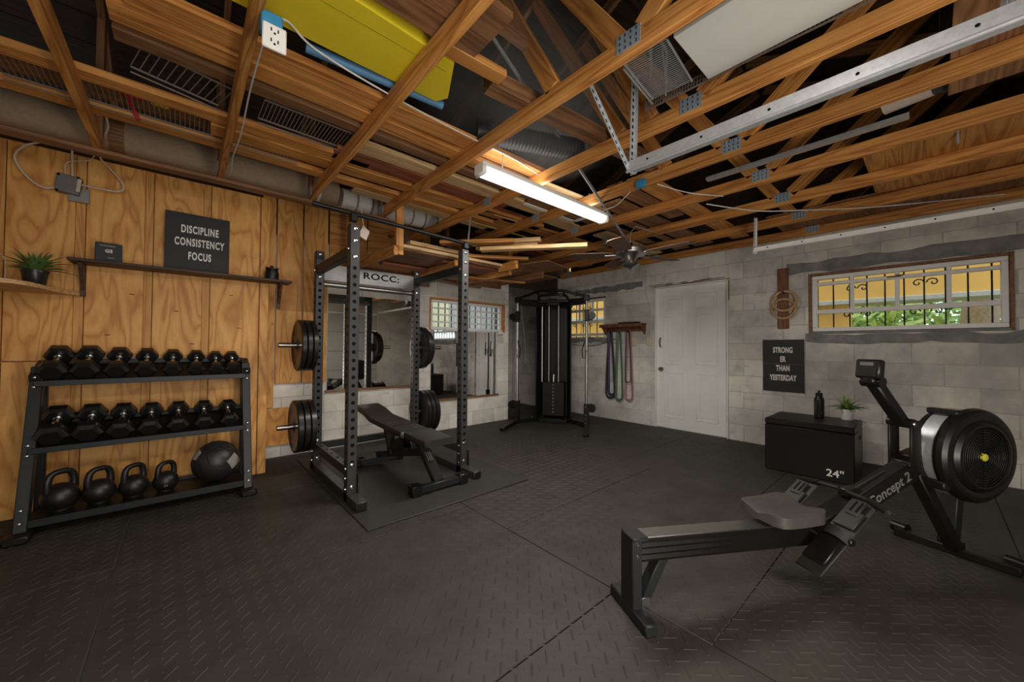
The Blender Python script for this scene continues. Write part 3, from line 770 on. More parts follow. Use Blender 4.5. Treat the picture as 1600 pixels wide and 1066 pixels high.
# hanging lumber rack over the power rack: posts, cross arms, long rails and its stack
hr = thing('lumber_rack', 'wooden lumber rack hanging from trusses over the power rack', 'rack', (2.1, 3.2, 2.0))
lumber('post', (1.462, 3.22, 1.99), (1.462, 3.22, 2.62), .07, .038, M['lumber'], hr, up=(0, 1, 0))
lumber('post', (1.30, 4.0, 1.90), (1.30, 4.0, 2.66), .07, .038, M['lumber'], hr, up=(0, 1, 0))
lumber('post', (2.86, 3.28, 2.05), (2.86, 3.28, 2.40), .05, .038, M['lumber'], hr, up=(0, 1, 0))
lumber('cross_arm', (1.40, 3.15, 2.01), (1.33, 4.3, 2.01), .038, .089, M['lumber'], hr)
lumber('cross_arm', (2.80, 3.20, 2.03), (2.80, 4.30, 2.03), .038, .089, M['lumber'], hr)
lumber('cross_arm', (3.55, 3.4, 2.12), (3.55, 4.42, 2.12), .038, .089, M['brownwood'], hr)
lumber('front_rail', (1.50, 3.24, 2.085), (2.84, 3.24, 2.085), .03, .03, M['pale'], hr)
lumber('shelf_board', (1.40, 3.62, 2.066), (2.95, 3.62, 2.066), .70, .016, M['brownwood'], hr)
lumber('shelf_board', (2.6, 3.98, 2.18), (4.1, 3.98, 2.18), .70, .016, M['brownwood'], hr)
lumber('post', (2.30, 4.32, 1.95), (2.30, 4.32, 2.6), .07, .038, M['lumber'], hr, up=(0, 1, 0))
lumber('cross_arm', (2.10, 3.25, 2.02), (2.10, 4.35, 2.02), .038, .06, M['lumber'], hr)
lumber('cross_arm', (3.15, 3.2, 2.14), (3.15, 4.42, 2.14), .03, .06, M['lumber'], hr)
lumber('back_rail', (1.35, 4.34, 2.08), (3.6, 4.34, 2.08), .038, .089, M['brownwood'], hr)
lumber('shelf_board', (1.42, 4.14, 2.066), (3.0, 4.14, 2.066), .30, .016, M['lumber'], hr)
lumber('hanging_slat', (2.55, 3.7, 1.99), (3.35, 3.55, 2.0), .06, .02, M['lumber'], hr)
lumber('hanging_slat', (2.2, 4.1, 1.985), (3.1, 4.2, 1.985), .08, .02, M['brownwood'], hr)
lumber('lower_rail', (1.55, 3.85, 2.03), (3.0, 3.85, 2.03), .09, .03, M['redwood'], hr)
st = [(1.55, 2.5, 3.42, .12, .04, 2.10, 'pale'), (1.52, 2.6, 3.58, .14, .04, 2.10, 'lumber'), (1.6, 2.7, 3.76, .14, .04, 2.10, 'brownwood'), (1.55, 2.9, 3.50, .14, .04, 2.142, 'lumber'),
      (1.62, 2.4, 3.68, .13, .04, 2.142, 'pale'), (1.58, 2.6, 3.62, .14, .04, 2.184, 'lumber'), (1.66, 2.5, 3.46, .10, .04, 2.184, 'pale'), (1.62, 2.8, 3.86, .12, .04, 2.142, 'redwood')]
stl = ['pale board end in the bottom row of hanging rack, frontmost', 'orange board in bottom row of hanging rack, second from front', 'brown board in bottom row of hanging rack, rearmost',
       'board in middle row of hanging rack, front', 'pale board in middle row of hanging rack', 'orange board on top of the hanging rack stack', 'narrow pale strip on top of hanging rack stack, front', 'reddish board at the back of hanging rack']
for (x0, x1, y, w, th, z, m), lab in zip(st, stl):
    j = random.uniform(-.03, .03)
    lumber('plank', (x0, y - j, z), (x1, y + j, z), w, th, M[m], None, lab, cat='plank', group='boards stacked on the hanging rack')
bm2 = [((2.30, 3.10, 2.165), (2.98, 2.25, 2.165), .09, 'pale', 'longest pale two-by-four sticking out toward the lamp'),
       ((2.34, 3.22, 2.205), (2.72, 2.68, 2.205), .085, 'pale', 'pale two-by-four stacked on the longest pale one'),
       ((2.25, 3.25, 2.245), (2.70, 2.62, 2.245), .085, 'pale', 'topmost pale two-by-four of the stack under lamp'),
       ((1.95, 3.32, 2.215), (2.48, 2.78, 2.222), .085, 'lumber', 'orange strip slanting above right rack upright')]
for a, b, w, m, lab in bm2: lumber('plank', a, b, w, .038, M[m], None, lab, cat='plank', group='pale boards stacked under the lamp')
lumber('pallet_arm', (2.20, 3.35, 2.13), (2.84, 2.95, 2.13), .07, .03, M['lumber'], hr)
lumber('pallet_arm', (2.72, 3.3, 2.06), (2.72, 3.0, 2.06), .04, .09, M['lumber'], hr)
solo('folded_board', MB().box((3.12, 3.05, 2.10), (.46, .5, .014), .002, Matrix.Rotation(.25, 3, 'Z')), M['brownwood'], 'brown sheet on hanging rack with pale edge near fan', 'plywood', (3.1, 3.05, 2.1))
solo('red_box', MB().box((2.35, 3.45, 2.06), (.7, .2, .05), .01), M['redwood'], 'dark red flat box lying on the hanging rack', 'box', (2.3, 3.45, 2.04))
solo('cardboard_piece', MB().box((2.30, 2.80, TT - .04), (.30, .22, .006), 0, Matrix.Rotation(.4, 3, 'X')), M['cardboard'], 'flat cardboard piece hanging near left end of lamp', 'cardboard', (2.3, 2.8, TT - .1))
solo('white_strap', MB().bar((1.98, 2.88, 2.07), (2.03, 2.9, 2.40), .014, .004), M['galv'], 'white metal strap hanging to the rack upright top', 'strap', (2.0, 2.9, 2.1))
tg = thing('paper_tag', 'small pale paper tag hanging behind front left rack upright', 'tag', (1.05, 3.0, 2.05))
put('tag', MB().prism([(1.02, 2.03), (1.085, 2.0), (1.11, 2.075), (1.06, 2.12)], lambda x, z: (x, 3.0, z), lambda x, z: (x, 3.002, z)), M['tagpaper'], tg)
put('string', MB().tube([(1.06, 3.0, 2.115), (1.06, 3.05, 2.25), (1.06, 3.3, 2.36)], .002, 5), M['letter'], tg)

# ================================================================== LENS GLOW ROUND THE LAMP, ADDED AS A SCATTERING VOLUME
hm = bpy.data.materials.new('glow_volume'); hm.use_nodes = True; nt = hm.node_tree
nt.nodes.remove(nt.nodes['Principled BSDF'])
vs_ = N(nt, 'ShaderNodeVolumeScatter'); vs_.inputs['Color'].default_value = (1, .98, .95, 1); vs_.inputs['Anisotropy'].default_value = .25
tc = N(nt, 'ShaderNodeTexCoord'); gr_ = N(nt, 'ShaderNodeTexGradient', gradient_type='SPHERICAL')
nt.links.new(tc.outputs['Object'], gr_.inputs[0])
mm = N(nt, 'ShaderNodeMath', operation='MULTIPLY'); nt.links.new(gr_.outputs['Fac'], mm.inputs[0]); mm.inputs[1].default_value = 1.9
nt.links.new(mm.outputs[0], vs_.inputs['Density']); nt.links.new(vs_.outputs[0], nt.nodes['Material Output'].inputs['Volume'])
hz = bpy.data.objects.new('haze', mesh('haze', MB().lathe([(math.sin(math.radians(q)), math.cos(math.radians(q))) for q in range(-90, 91, 10)], (0, 0, 0), (0, 0, 1), 28), hm))
link(hz, None, Matrix.Translation((1.72, 1.82, 2.80)) @ Matrix.Diagonal((.85, .72, .44, 1)))
tag(hz, 'added volume imitating lens haze in the air round the lit fluorescent lamp', 'haze', None, 'stuff')
# ================================================================== CEILING FIXTURES
sl = thing('shop_light', 'long lit white fluorescent shop light hanging under the trusses', 'lamp', (2.12, 1.943, 2.30))
put('housing', MB().box((2.12, 1.943, 2.335), (1.40, .105, .035), .008), M['white'], sl)
pr = [(-.050, 2.318), (-.046, 2.29), (-.03, 2.273), (0, 2.268), (.03, 2.273), (.046, 2.29), (.050, 2.318)]
mb = MB(); mb.prism(pr, lambda y, z: (1.452, 1.943 + y, z), lambda y, z: (2.788, 1.943 + y, z)); put('lens', mb, M['tube'], sl)
for x in (1.435, 2.805): put('end_cap', MB().box((x, 1.943, 2.305), (.032, .112, .075), .012), M['white'], sl)
for x in (1.62, 2.60):
    put('chain', MB().tube([(x, 1.943, 2.35), (x + .004, 1.943, 2.42), (x, 1.943, 2.48)], .004, 6), M['galv'], sl)
# garage door tracks with hangers
def track(name, label, x, m, y0, z, straps, hh=.052):
    t = thing(name, label, 'door track', (x, 0, z))
    mb = MB().box((x - .022, (y0 + YF) / 2, z), (.004, y0 - YF - .02, hh)).box((x, (y0 + YF) / 2, z + hh / 2 - .002), (.046, y0 - YF - .02, .004)).box((x, (y0 + YF) / 2, z - hh / 2 + .002), (.046, y0 - YF - .02, .004))
    mb.box((x + .021, (y0 + YF) / 2, z + hh / 2 - .009), (.004, y0 - YF - .02, .014)).box((x + .021, (y0 + YF) / 2, z - hh / 2 + .009), (.004, y0 - YF - .02, .014)).cyl((x - .019, YF + .02, z - hh / 2), (x - .019, y0, z - hh / 2), .0075, 10)
    put('rail', mb, m, t, smooth=0)
    mb = MB()
    for i in range(9): mb.cyl((x - .0245, y0 - .12 - i * .26, z), (x - .0235, y0 - .12 - i * .26, z), .006, 8)
    put('bolt_hole', mb, M['blkletter'], t, smooth=0)
    for (p, q, w) in straps:
        p = Vector(p); q = Vector(q)
        mb = MB(); d = (q - p).normalized(); s = d.cross(Vector((0, 1, 0))).normalized()
        mb.bar(p, q, w, .003, 0, (0, 1, 0)); mb.bar(p + Vector((w / 2, .0, 0)), q + Vector((w / 2, 0, 0)), .003, w * .9, 0, (0, 1, 0))
        h = put('hanger', mb, m, t, smooth=0)
        mb = MB(); L = (q - p).length; n = int(L / .035)
        for i in range(1, n):
            c = p.lerp(q, i / n); mb.bar(c - d * .009, c + d * .009, w * .34, .0042, 0, (0, 1, 0))
        put('slot', mb, M['blkletter'], h, smooth=0)
    return t
track('door_track', 'galvanised overhead door track with perforated hanger at its end', 1.76, M['galv'], 1.06, 2.105,
      [((1.755, 1.04, 2.07), (1.76, 1.03, 2.60), .04), ((1.74, 1.05, 2.09), (1.44, 1.10, 2.47), .026), ((1.79, -.15, 2.10), (2.05, -.2, 2.47), .03)])
track('door_track', 'white overhead door track running in front of the block wall', 4.115, M['white'], 1.13, 2.105,
      [((4.11, 1.12, 2.07), (4.13, 1.12, 2.42), .035)], .034)
# ceiling fan on its slanted pole
FX, FY, FZ = 3.357, 2.0, 2.07
fn = thing('paddle_fan', 'bronze ceiling fan with brown blades hanging near the white door', 'fan', (FX, FY, FZ))
mb = MB().lathe([(.08, .02), (.075, .14), (.06, .165), (.02, .16), (.0, .09), (-.03, .055), (-.045, .04)], (FX, FY, FZ), (0, 0, 1), 28); put('motor', mb, M['steel'], fn)
put('light_cap', MB().lathe([(-.045, .04), (-.055, .055), (-.08, .092), (-.10, .075), (-.112, .025), (-.13, .009), (-.145, .002)], (FX, FY, FZ), (0, 0, 1), 24), M['steel'], fn)
put('neck', MB().cyl((FX, FY, FZ + .07), (FX, FY, FZ + .14), .022, 14), M['black'], fn)
put('pole', MB().cyl((FX, FY, FZ + .11), (1.05, 1.49, 2.83), .0115, 12), M['pole'], fn)
put('hook', MB().tube([(FX, FY, FZ + .12), (FX + .01, FY + .01, FZ + .2), (FX + .03, FY + .01, FZ + .26), (FX + .10, FY, FZ + .33), (3.84, FY - .05, 2.40)], .005, 6), M['galv'], fn)
for i in range(5):
    a = math.radians(-90 + 72 * i); d = Vector((math.cos(a), math.sin(a), 0)); s = Vector((-d.y, d.x, 0)); up_ = Vector((0, 0, 1))
    c = Vector((FX, FY, FZ + .02)); sv = (s + up_ * .16).normalized()
    pts = [(.18, -.055), (.25, -.07), (.56, -.082), (.61, -.06), (.62, 0), (.61, .06), (.56, .082), (.25, .07), (.18, .055)]
    nrm = d.cross(sv)
    me = MB().prism(pts, lambda x, y: c + d * x + sv * y, lambda x, y: c + d * x + sv * y + nrm * .007)
    b = put('blade', me, M['fanwood'], fn)
    put('blade_iron', MB().bar(c + d * .12 - up_ * .004, c + d * .25 - up_ * .004, .05, .005), M['steel'], b)
lumber('brace', (.80, 1.47, 2.82), (1.45, 1.47, 2.82), .038, .06, M['brownwood'], fn)
# junction box and its cables, outlet box
jb = thing('junction_box', 'grey metal junction box with cables on the plywood wall', 'junction box', (-.60, 3.95, 2.2))
put('body', MB().box((-.615, 3.955, 2.255), (.115, .05, .125), .004, Matrix.Rotation(.10, 3, 'Y')), M['jbox'], jb)
put('label_strip', MB().box((-.567, 3.929, 2.258), (.018, .002, .09), 0, Matrix.Rotation(.10, 3, 'Y')), M['cream'], jb, smooth=0)
for a, b in ((-.66, 2.31), (-.57, 2.31), (-.665, 2.20)): put('screw', MB().cyl((a, 3.931, b), (a, 3.927, b), .008, 8), M['blkletter'], jb)
put('plate', MB().box((-.57, 3.968, 2.20), (.10, .01, .10), .002), M['steel'], jb)
def smooth_path(pts, n=8):
    P = [Vector(p) for p in pts]; out = []
    P = [P[0]] + P + [P[-1]]
    for i in range(1, len(P) - 2):
        for j in range(n):
            t = j / n; a, b, c, d = P[i - 1], P[i], P[i + 1], P[i + 2]
            out.append(.5 * ((2 * b) + (c - a) * t + (2 * a - 5 * b + 4 * c - d) * t * t + (3 * b - a - 3 * c + d) * t ** 3))
    out.append(P[-2]); return out
def cable(label, pts, r=.006, m='cable', name='cable'):
    return solo(name, MB().tube(smooth_path(pts), r, 6), M[m], label, 'cable', pts[0])
cable('cream cable looping far left out of grey junction box', [(-.66, 3.945, 2.23), (-.72, 3.93, 2.20), (-.79, 3.92, 2.25), (-.84, 3.92, 2.36), (-.80, 3.92, 2.45), (-.72, 3.92, 2.52), (-.70, 3.9, 2.66), (-.62, 3.85, 2.78)])
cable('cream cable looping right out of grey junction box', [(-.56, 3.945, 2.27), (-.48, 3.93, 2.265), (-.37, 3.92, 2.27), (-.355, 3.92, 2.33), (-.42, 3.92, 2.42), (-.46, 3.85, 2.46), (-.44, 3.7, 2.52), (-.40, 3.6, 2.60), (-.43, 3.5, 2.72)])
cable('straight cream cable rising from top of grey junction box', [(-.60, 3.95, 2.32), (-.603, 3.945, 2.45), (-.60, 3.92, 2.58), (-.598, 3.9, 2.75)])
cable('thin cable curling over the top plate beside first truss', [(-.63, 3.94, 2.32), (-.62, 3.92, 2.40), (-.52, 3.9, 2.44), (-.46, 3.7, 2.44), (-.44, 3.58, 2.47), (-.42, 3.5, 2.55), (-.46, 3.4, 2.68)], .0035)
cable('white cable stapled down the right side of second truss', [(.226, 1.66, 2.40), (.224, 2.2, 2.41), (.232, 2.7, 2.40), (.224, 3.1, 2.41), (.235, 3.3, 2.40), (.226, 3.44, 2.41)], .004, 'wcable')
cable('white cable running from outlet box along the yellow board', [(.23, 1.66, 2.39), (.29, 1.70, 2.45), (.42, 1.80, 2.465), (.75, 1.86, 2.465), (1.2, 1.9, 2.465), (1.75, 1.93, 2.468), (2.1, 2.0, 2.468)], .0045, 'wcable')
cable('white cable slung between trusses above the large window', [(3.3, 1.25, 2.375), (3.7, 1.0, 2.35), (4.0, .75, 2.36), (4.45, .3, 2.38), (4.9, -.4, 2.40)], .005, 'wcable')
cable('grey cable hanging between lamp end and blue box', [(2.60, 1.55, 2.375), (2.64, 1.7, 2.32), (2.7, 1.85, 2.34), (2.78, 1.94, 2.345)], .004)
cable('white cable crossing trusses beside the fan pole', [(2.64, 1.35, 2.38), (2.95, 1.25, 2.372), (3.24, 1.1, 2.38)], .004, 'wcable')
cable('thin cable running down the block wall left of the door', [(5.203, 2.83, 2.40), (5.203, 2.84, 2.0), (5.203, 2.77, 1.7), (5.203, 2.765, 1.30)], .005)
solo('extension_cord', MB().tube(smooth_path([(5.2, 3.35, 1.30), (5.18, 3.7, 1.20), (5.19, 4.0, 1.19), (5.2, 4.3, 1.21)]), .005, 6), M['duct'], 'dark cord sagging below the small right window', 'cord', (5.2, 4, 1.2))
ob = thing('outlet_box', 'white outlet on blue box fixed to the second truss', 'outlet', (.23, 1.66, 2.29))
put('box', MB().box((.228, 1.655, 2.365), (.07, .06, .07), .005), M['bluebox'], ob)
op = put('cover', MB().box((.235, 1.62, 2.300), (.078, .012, .095), .004), M['white'], ob)
mb = MB()
for z in (2.285, 2.325):
    for x in (.224, .246): mb.box((x, 1.6135, z), (.004, .003, .012))
    mb.cyl((.235, 1.615, z - .012), (.235, 1.612, z - .012), .004, 8)
put('slot', mb, M['blkletter'], op, smooth=0)
solo('blue_box', MB().box((2.585, 1.45, 2.40), (.03, .075, .06), .004), M['bluebox'], 'small blue electrical box on truss beside the fan pole', 'junction box', (2.585, 1.45, 2.37))
solo('red_clamp', MB().box((-.25, 3.05, 2.60), (.09, .03, .05), .008).bar((-.27, 3.05, 2.58), (-.22, 3.05, 2.46), .02, .02), M['redp'], 'red clamp hanging from dark wire shelf at upper left', 'clamp', (-.25, 3.05, 2.55))
solo('yellow_block', MB().box((-.13, 3.02, 2.585), (.08, .03, .045), .005), M['yelp'], 'small yellow block hanging from dark wire shelf', 'block', (-.13, 3.02, 2.56))
for y, lab in ((2.75, 'left'), (2.95, 'right')):
    pass
# ================================================================== PLYWOOD WALL SHELVES AND THINGS ON THEM
sh = thing('wall_shelf', 'long dark wall shelf with two brackets on plywood wall', 'shelf', (.08, 3.9, 1.73))
lumber('board', (-.592, 3.885, 1.722), (.722, 3.885, 1.722), .19, .02, M['shelfwood'], sh)
for x in (-.54, .645):
    b = MB().box((x, 3.965, 1.60), (.026, .02, .225), .003); b.prism([(3.955, 1.71), (3.83, 1.71), (3.955, 1.53)], lambda y, z: (x - .010, y, z), lambda y, z: (x + .010, y, z))
    put('bracket', b, M['shelfwood'], sh)
cs = thing('corner_shelf', 'tan curved wooden shelf at left edge on plywood wall', 'shelf', (-.8, 3.85, 1.49))
pts = [(-.545, 3.97), (-.60, 3.87), (-.632, 3.76), (-.655, 3.62), (-.685, 3.49), (-.735, 3.42), (-.82, 3.385), (-1.30, 3.37), (-1.30, 3.97)]
put('board', MB().prism(pts, lambda x, y: (x, y, 1.490), lambda x, y: (x, y, 1.514)), M['tan'], cs)
bx = thing('black_box', 'small black box with white print on the dark shelf', 'box', (-.41, 3.87, 1.732))
put('carton', MB().box((-.412, 3.88, 1.80), (.132, .07, .134), .003, Matrix.Rotation(.12, 3, 'Z')), M['canvas'], bx)
Rx = Matrix.Rotation(math.pi / 2, 4, 'X')
FM = lambda x, y, z, rz=0: Matrix.Translation((x, y, z)) @ Matrix.Rotation(rz, 4, 'Z') @ Rx
text('print', 'G5', .030, FM(-.407, 3.841, 1.808, .12), M['letter'], bx, .0006, 1.0, .001)
put('print', MB().box((-.415, 3.842, 1.845), (.075, .001, .008), 0, Matrix.Rotation(.12, 3, 'Z')).box((-.398, 3.843, 1.762), (.035, .001, .007), 0, Matrix.Rotation(.12, 3, 'Z')), M['greyletter'], bx, smooth=0)
sg = thing('letter_board', 'square black sign reading DISCIPLINE CONSISTENCY FOCUS on dark shelf', 'sign', (.08, 3.93, 1.732))
put('board', MB().box((.075, 3.945, 1.968), (.40, .02, .472), .002), M['canvas'], sg)
for s, z in (('DISCIPLINE', 2.075), ('CONSISTENCY', 1.972), ('FOCUS', 1.863)):
    text('lettering', s, .083, FM(.085, 3.934, z), M['letter'], sg, .001, .49, .0028, spacing=1.18)
jr = thing('black_jar', 'small black jar with lid at right end of the dark shelf', 'jar', (.58, 3.88, 1.732))
put('body', MB().lathe([(0, .05), (.004, .054), (.06, .054), (.085, .048), (.09, .04)], (.575, 3.88, 1.733), (0, 0, 1), 20), M['iron'], jr)
put('lid', MB().lathe([(.09, .046), (.10, .046), (.106, .03), (.112, .012), (.12, .014), (.128, .008)], (.575, 3.88, 1.733), (0, 0, 1), 16), M['black'], jr)
put('ear', MB().box((.535, 3.86, 1.835), (.02, .03, .016), .004).box((.615, 3.86, 1.835), (.02, .03, .016), .004), M['black'], jr)
def potplant(name, label, x, y, z, rp, hp, mpot, n, L, seed, m='leaf'):
    rr = random.Random(seed); t = thing(name, label, 'potted plant', (x, y, z))
    put('pot', MB().lathe([(0, rp * .74), (.003, rp * .78), (hp * .85, rp * .98), (hp * .86, rp * 1.04), (hp, rp * 1.04), (hp, rp * .9), (hp * .88, rp * .86)], (x, y, z + .001), (0, 0, 1), 24), M[mpot], t)
    put('soil', MB().cyl((x, y, z + hp * .82), (x, y, z + hp * .9), rp * .86, 18), M['soil'], t)
    for i in range(n):
        a = i * 2.399 + rr.uniform(-.3, .3); e = rr.uniform(.45, 1.42); l = L * rr.uniform(.75, 1.15)
        d = Vector((math.cos(a), math.sin(a), 0)); s = Vector((-d.y, d.x, 0)); rows = []
        for j in range(7):
            u = j / 6; out = l * (u * math.cos(e) + .25 * u * u); hh = l * (u * math.sin(e) * 1.25 - .62 * u * u * (1.25 - e * .55))
            w = .0085 * (L / .13) * math.sin(math.pi * min(.98, .16 + u * .84)) * (1.0 if u < 1 else .05)
            c = Vector((x, y, z + hp * .9)) + d * (out + rp * .12) + Vector((0, 0, hh))
            rows.append([c - s * w, c + Vector((0, 0, -w * .5)), c + s * w])
        put('leaf', MB().grid(rows), M[m], t, recalc=False, smooth=80)
potplant('potted_plant', 'spider plant in shiny black pot on tan corner shelf', -.722, 3.80, 1.514, .058, .105, 'pot', 40, .16, 3)
cable('thin cream cord lying on tan corner shelf at left edge', [(-.93, 3.9, 1.75), (-.86, 3.86, 1.70), (-.845, 3.84, 1.60), (-.85, 3.82, 1.518)], .003, 'cable', 'cord')
# ================================================================== DUMBBELL RACK
dk = thing('dumbbell_rack', 'three-tier dark slanted rack with dumbbells in front of plywood wall', 'rack', (-.16, 3.74, 0))
for x, sg_ in ((-.70, -1), (.392, 1)):
    put('front_leg', MB().bar((x, 3.55, .02), (x - .005 * sg_, 3.80, 1.0), .055, .06, .004, (0, -1, .2)), M['slate'], dk)
    put('rear_leg', MB().bar((x, 3.93, .02), (x, 3.93, 1.03), .045, .045, .004, (0, 1, 0)), M['slate'], dk)
    put('foot', MB().bar((x, 3.47, .022), (x, 3.95, .022), .07, .04, .005), M['slate'], dk)
    put('foot_cap', MB().box((x, 3.50, .024), (.10, .11, .048), .01), M['black'], dk)
    put('top_bracket', MB().bar((x, 3.74, .93), (x, 3.95, 1.02), .05, .05, .004), M['slate'], dk)
    for (y, z) in ((3.515, .10), (3.532, .17), (3.622, .47), (3.633, .53), (3.722, .88), (3.733, .94)):
        put('bolt', MB().lathe([(0, .0085), (.006, .0075), (.008, .004)], (x, y + .008, z), (0, -1, .25), 10), M['chrome'], dk)
for (yf, zf, yb_, zb) in ((3.735, .905, 3.955, 1.025), (3.645, .50, 3.89, .63)):
    put('tray', MB().bar((-.16, yf, zf - .01), (-.16, yb_, zb - .01), 1.06, .004, 0), M['black'], dk, smooth=0)
    put('front_lip', MB().bar((-.70, yf - .014, zf - .005), (.38, yf - .014, zf - .002), .006, .036, .002), M['slate'], dk)
    put('back_lip', MB().bar((-.70, yb_ + .005, zb + .0), (.38, yb_ + .005, zb + .0), .02, .04, .002), M['black'], dk)
put('bottom_shelf', MB().box((-.16, 3.735, .090), (1.06, .37, .006)), M['black'], dk, smooth=0)
put('front_lip', MB().bar((-.70, 3.548, .080), (.385, 3.548, .080), .006, .045, .002), M['slate'], dk)
put('back_lip', MB().bar((-.70, 3.92, .088), (.385, 3.92, .088), .01, .05, .002), M['slate'], dk)
def hexhead(mb, w, y0, y1, out):
    """hexagonal head between y0 and y1 along local y; the 'out' end is bevelled"""
    def ring(y, r): return [(r * math.cos(math.pi / 3 * i), y, r * math.sin(math.pi / 3 * i)) for i in range(6)]
    R_ = w / 2; d = (y1 - y0)
    ys = [(y0, R_ * .80), (y0 + d * .22, R_), (y1 - d * .26, R_), (y1, R_ * .72)]
    vs = []; fs = []
    for y, r in ys: vs += ring(y, r)
    for j in range(3):
        for i in range(6): fs.append((j * 6 + i, j * 6 + (i + 1) % 6, j * 6 + 6 + (i + 1) % 6, j * 6 + 6 + i))
    fs += [(5, 4, 3, 2, 1, 0), tuple(18 + i for i in range(6))]
    mb.add(vs, fs)
def dumbbell(w, label, group):
    t = thing('hex_dumbbell', label, 'dumbbell', group=group)
    for sg_ in (-1, 1):
        mb = MB(); hexhead(mb, w, sg_ * .060, sg_ * (.060 + w * .60), 1); put('head', mb, M['dbrubber'], t, False, smooth=12)
    put('handle', MB().lathe([(-.064, .024), (-.056, .015), (-.03, .0175), (0, .019), (.03, .0175), (.056, .015), (.064, .024)], (0, 0, 0), (0, 1, 0), 14), M['chrome'], t, False)
    return t
ordn = ['leftmost', 'second from left', 'third from left', 'fourth from left', 'fifth from left', 'sixth from left', 'seventh from left', 'rightmost']
base = dumbbell(.14, 'black hex dumbbell', 'hex dumbbells on the two slanted tiers')
first = True
for tier, (xs, ws, yf, zf, ang, nm) in enumerate((
        ([-.632, -.492, -.348, -.205, -.062, .076, .196, .302], [.142, .142, .132, .126, .118, .112, .104, .104], 3.735, .905, math.atan2(.12, .22), 'top'),
        ([-.612, -.462, -.313, -.170, -.022, .127, .277], [.154, .150, .140, .132, .128, .122, .116], 3.645, .50, math.atan2(.13, .245), 'middle'))):
    for i, (x, w) in enumerate(zip(xs, ws)):
        o = base if first else copy_tree(base); first = False
        k = w / .14
        y = yf + .108; z = zf + (y - yf) * math.tan(ang) + .002 + w * .433 / math.cos(ang) - .006
        o.matrix_local = Matrix.Translation((x, y, z)) @ Matrix.Rotation(ang, 4, 'X') @ Matrix.Diagonal((k, min(1.0, .5 + .5 * k), k, 1)); WM[o.name] = o.matrix_local
        nmx = ordn[i] if not (nm == 'middle' and i == 6) else 'rightmost'
        o['label'] = 'black hex dumbbell, %s on the %s tier of the rack' % (nmx, nm)
def kettlebell(x, y, r, hw, rz, label):
    t = thing('kettlebell', label, 'kettlebell', (x, y, .094), rz, group='kettlebells on the bottom shelf')
    cz = r * .93
    prof = [(0, r * .55), (.004, r * .66)] + [(cz + r * math.sin(a), r * math.cos(a)) for a in [math.radians(q) for q in range(-50, 91, 10)]]
    put('body', MB().lathe(prof, (0, 0, 0), (0, 0, 1), 28), M['iron'], t, False, smooth=60)
    pts = []
    for i in range(17):
        u = math.pi * (i / 16.0)
        cx = -hw * math.copysign(abs(math.cos(u)) ** .62, math.cos(u)); zz = cz + r * .62 + (r * 1.22) * abs(math.sin(u)) ** .62
        pts.append((cx * (1 - .0 * zz), 0, zz))
    pts = [(-hw * .88, 0, cz + r * .35)] + pts + [(hw * .88, 0, cz + r * .35)]
    put('handle', MB().tube(pts, [r * .20 + .004 * abs(i - 9) / 9 for i in range(19)], 12), M['iron'], t, False, smooth=60)
    return t
kettlebell(-.575, 3.70, .087, .066, math.radians(40), 'black kettlebell, leftmost and largest on bottom shelf')
kettlebell(-.408, 3.70, .081, .062, math.radians(40), 'black kettlebell, second from left on bottom shelf')
kettlebell(-.245, 3.70, .077, .058, math.radians(40), 'black kettlebell, third from left on bottom shelf')
kb4 = kettlebell(-.082, 3.70, .072, .055, math.radians(40), 'black kettlebell with pale number, beside the medicine ball')
text('number', '26', .024, Matrix.Translation((0, 0, .066)) @ Matrix.Rotation(math.radians(-35), 4, 'Z') @ Matrix.Translation((0, -.0715, 0)) @ Rx @ Matrix.Identity(4), M['greyletter'], None, .0012)
_t = bpy.data.objects['number']; _m = Matrix.Translation((-.082, 3.70, .094 + .05)) @ Matrix.Rotation(math.radians(2), 4, 'Z') @ Matrix.Translation((0, -.0712, 0)) @ Rx
_t.parent = kb4; _t.matrix_local = WM[kb4.name].inverted() @ _m; WM[_t.name] = _m
# medicine ball with stitched panels
BR = .152; bc = Vector((.205, 3.71, .094 + BR))
bl_ = thing('medicine_ball', 'black leather medicine ball with grey patches on bottom shelf', 'ball', (.205, 3.71, .094))
put('ball', MB().lathe([(BR * math.sin(math.radians(q)), BR * math.cos(math.radians(q))) for q in range(-90, 91, 6)], bc, (0, 0, 1), 40), M['ballblack'], bl_, smooth=80)
BRt = Matrix.Rotation(.5, 3, 'Z') @ Matrix.Rotation(.35, 3, 'X')
def spatch(d, rad, n, name, m, rot=0.0, lift=.0012):
    d = Vector(d).normalized(); a = d.orthogonal().normalized(); b = d.cross(a); rows = []
    vs = [bc + d * (BR + lift)]
    for ring in (.5, 1.0):
        for i in range(n * 4):
            th = 2 * math.pi * i / (n * 4) + rot; seg = (th - rot) % (2 * math.pi / n) - math.pi / n
            rr_ = rad * math.cos(math.pi / n) / math.cos(seg) * ring
            q = (d + (a * math.cos(th) + b * math.sin(th)) * math.tan(rr_)).normalized(); vs.append(bc + q * (BR + lift))
    k = n * 4; fs = [(0, 1 + i, 1 + (i + 1) % k) for i in range(k)] + [(1 + i, 1 + k + i, 1 + k + (i + 1) % k, 1 + (i + 1) % k) for i in range(k)]
    mb = MB().add(vs, fs); put(name, mb, m, bl_, recalc=False, smooth=80)
spatch((.68, -.70, .05), .42, 4, 'grey_patch', M['greyleather'], .75)
spatch((-.80, -.30, .52), .30, 5, 'grey_patch', M['greyleather'], .2)
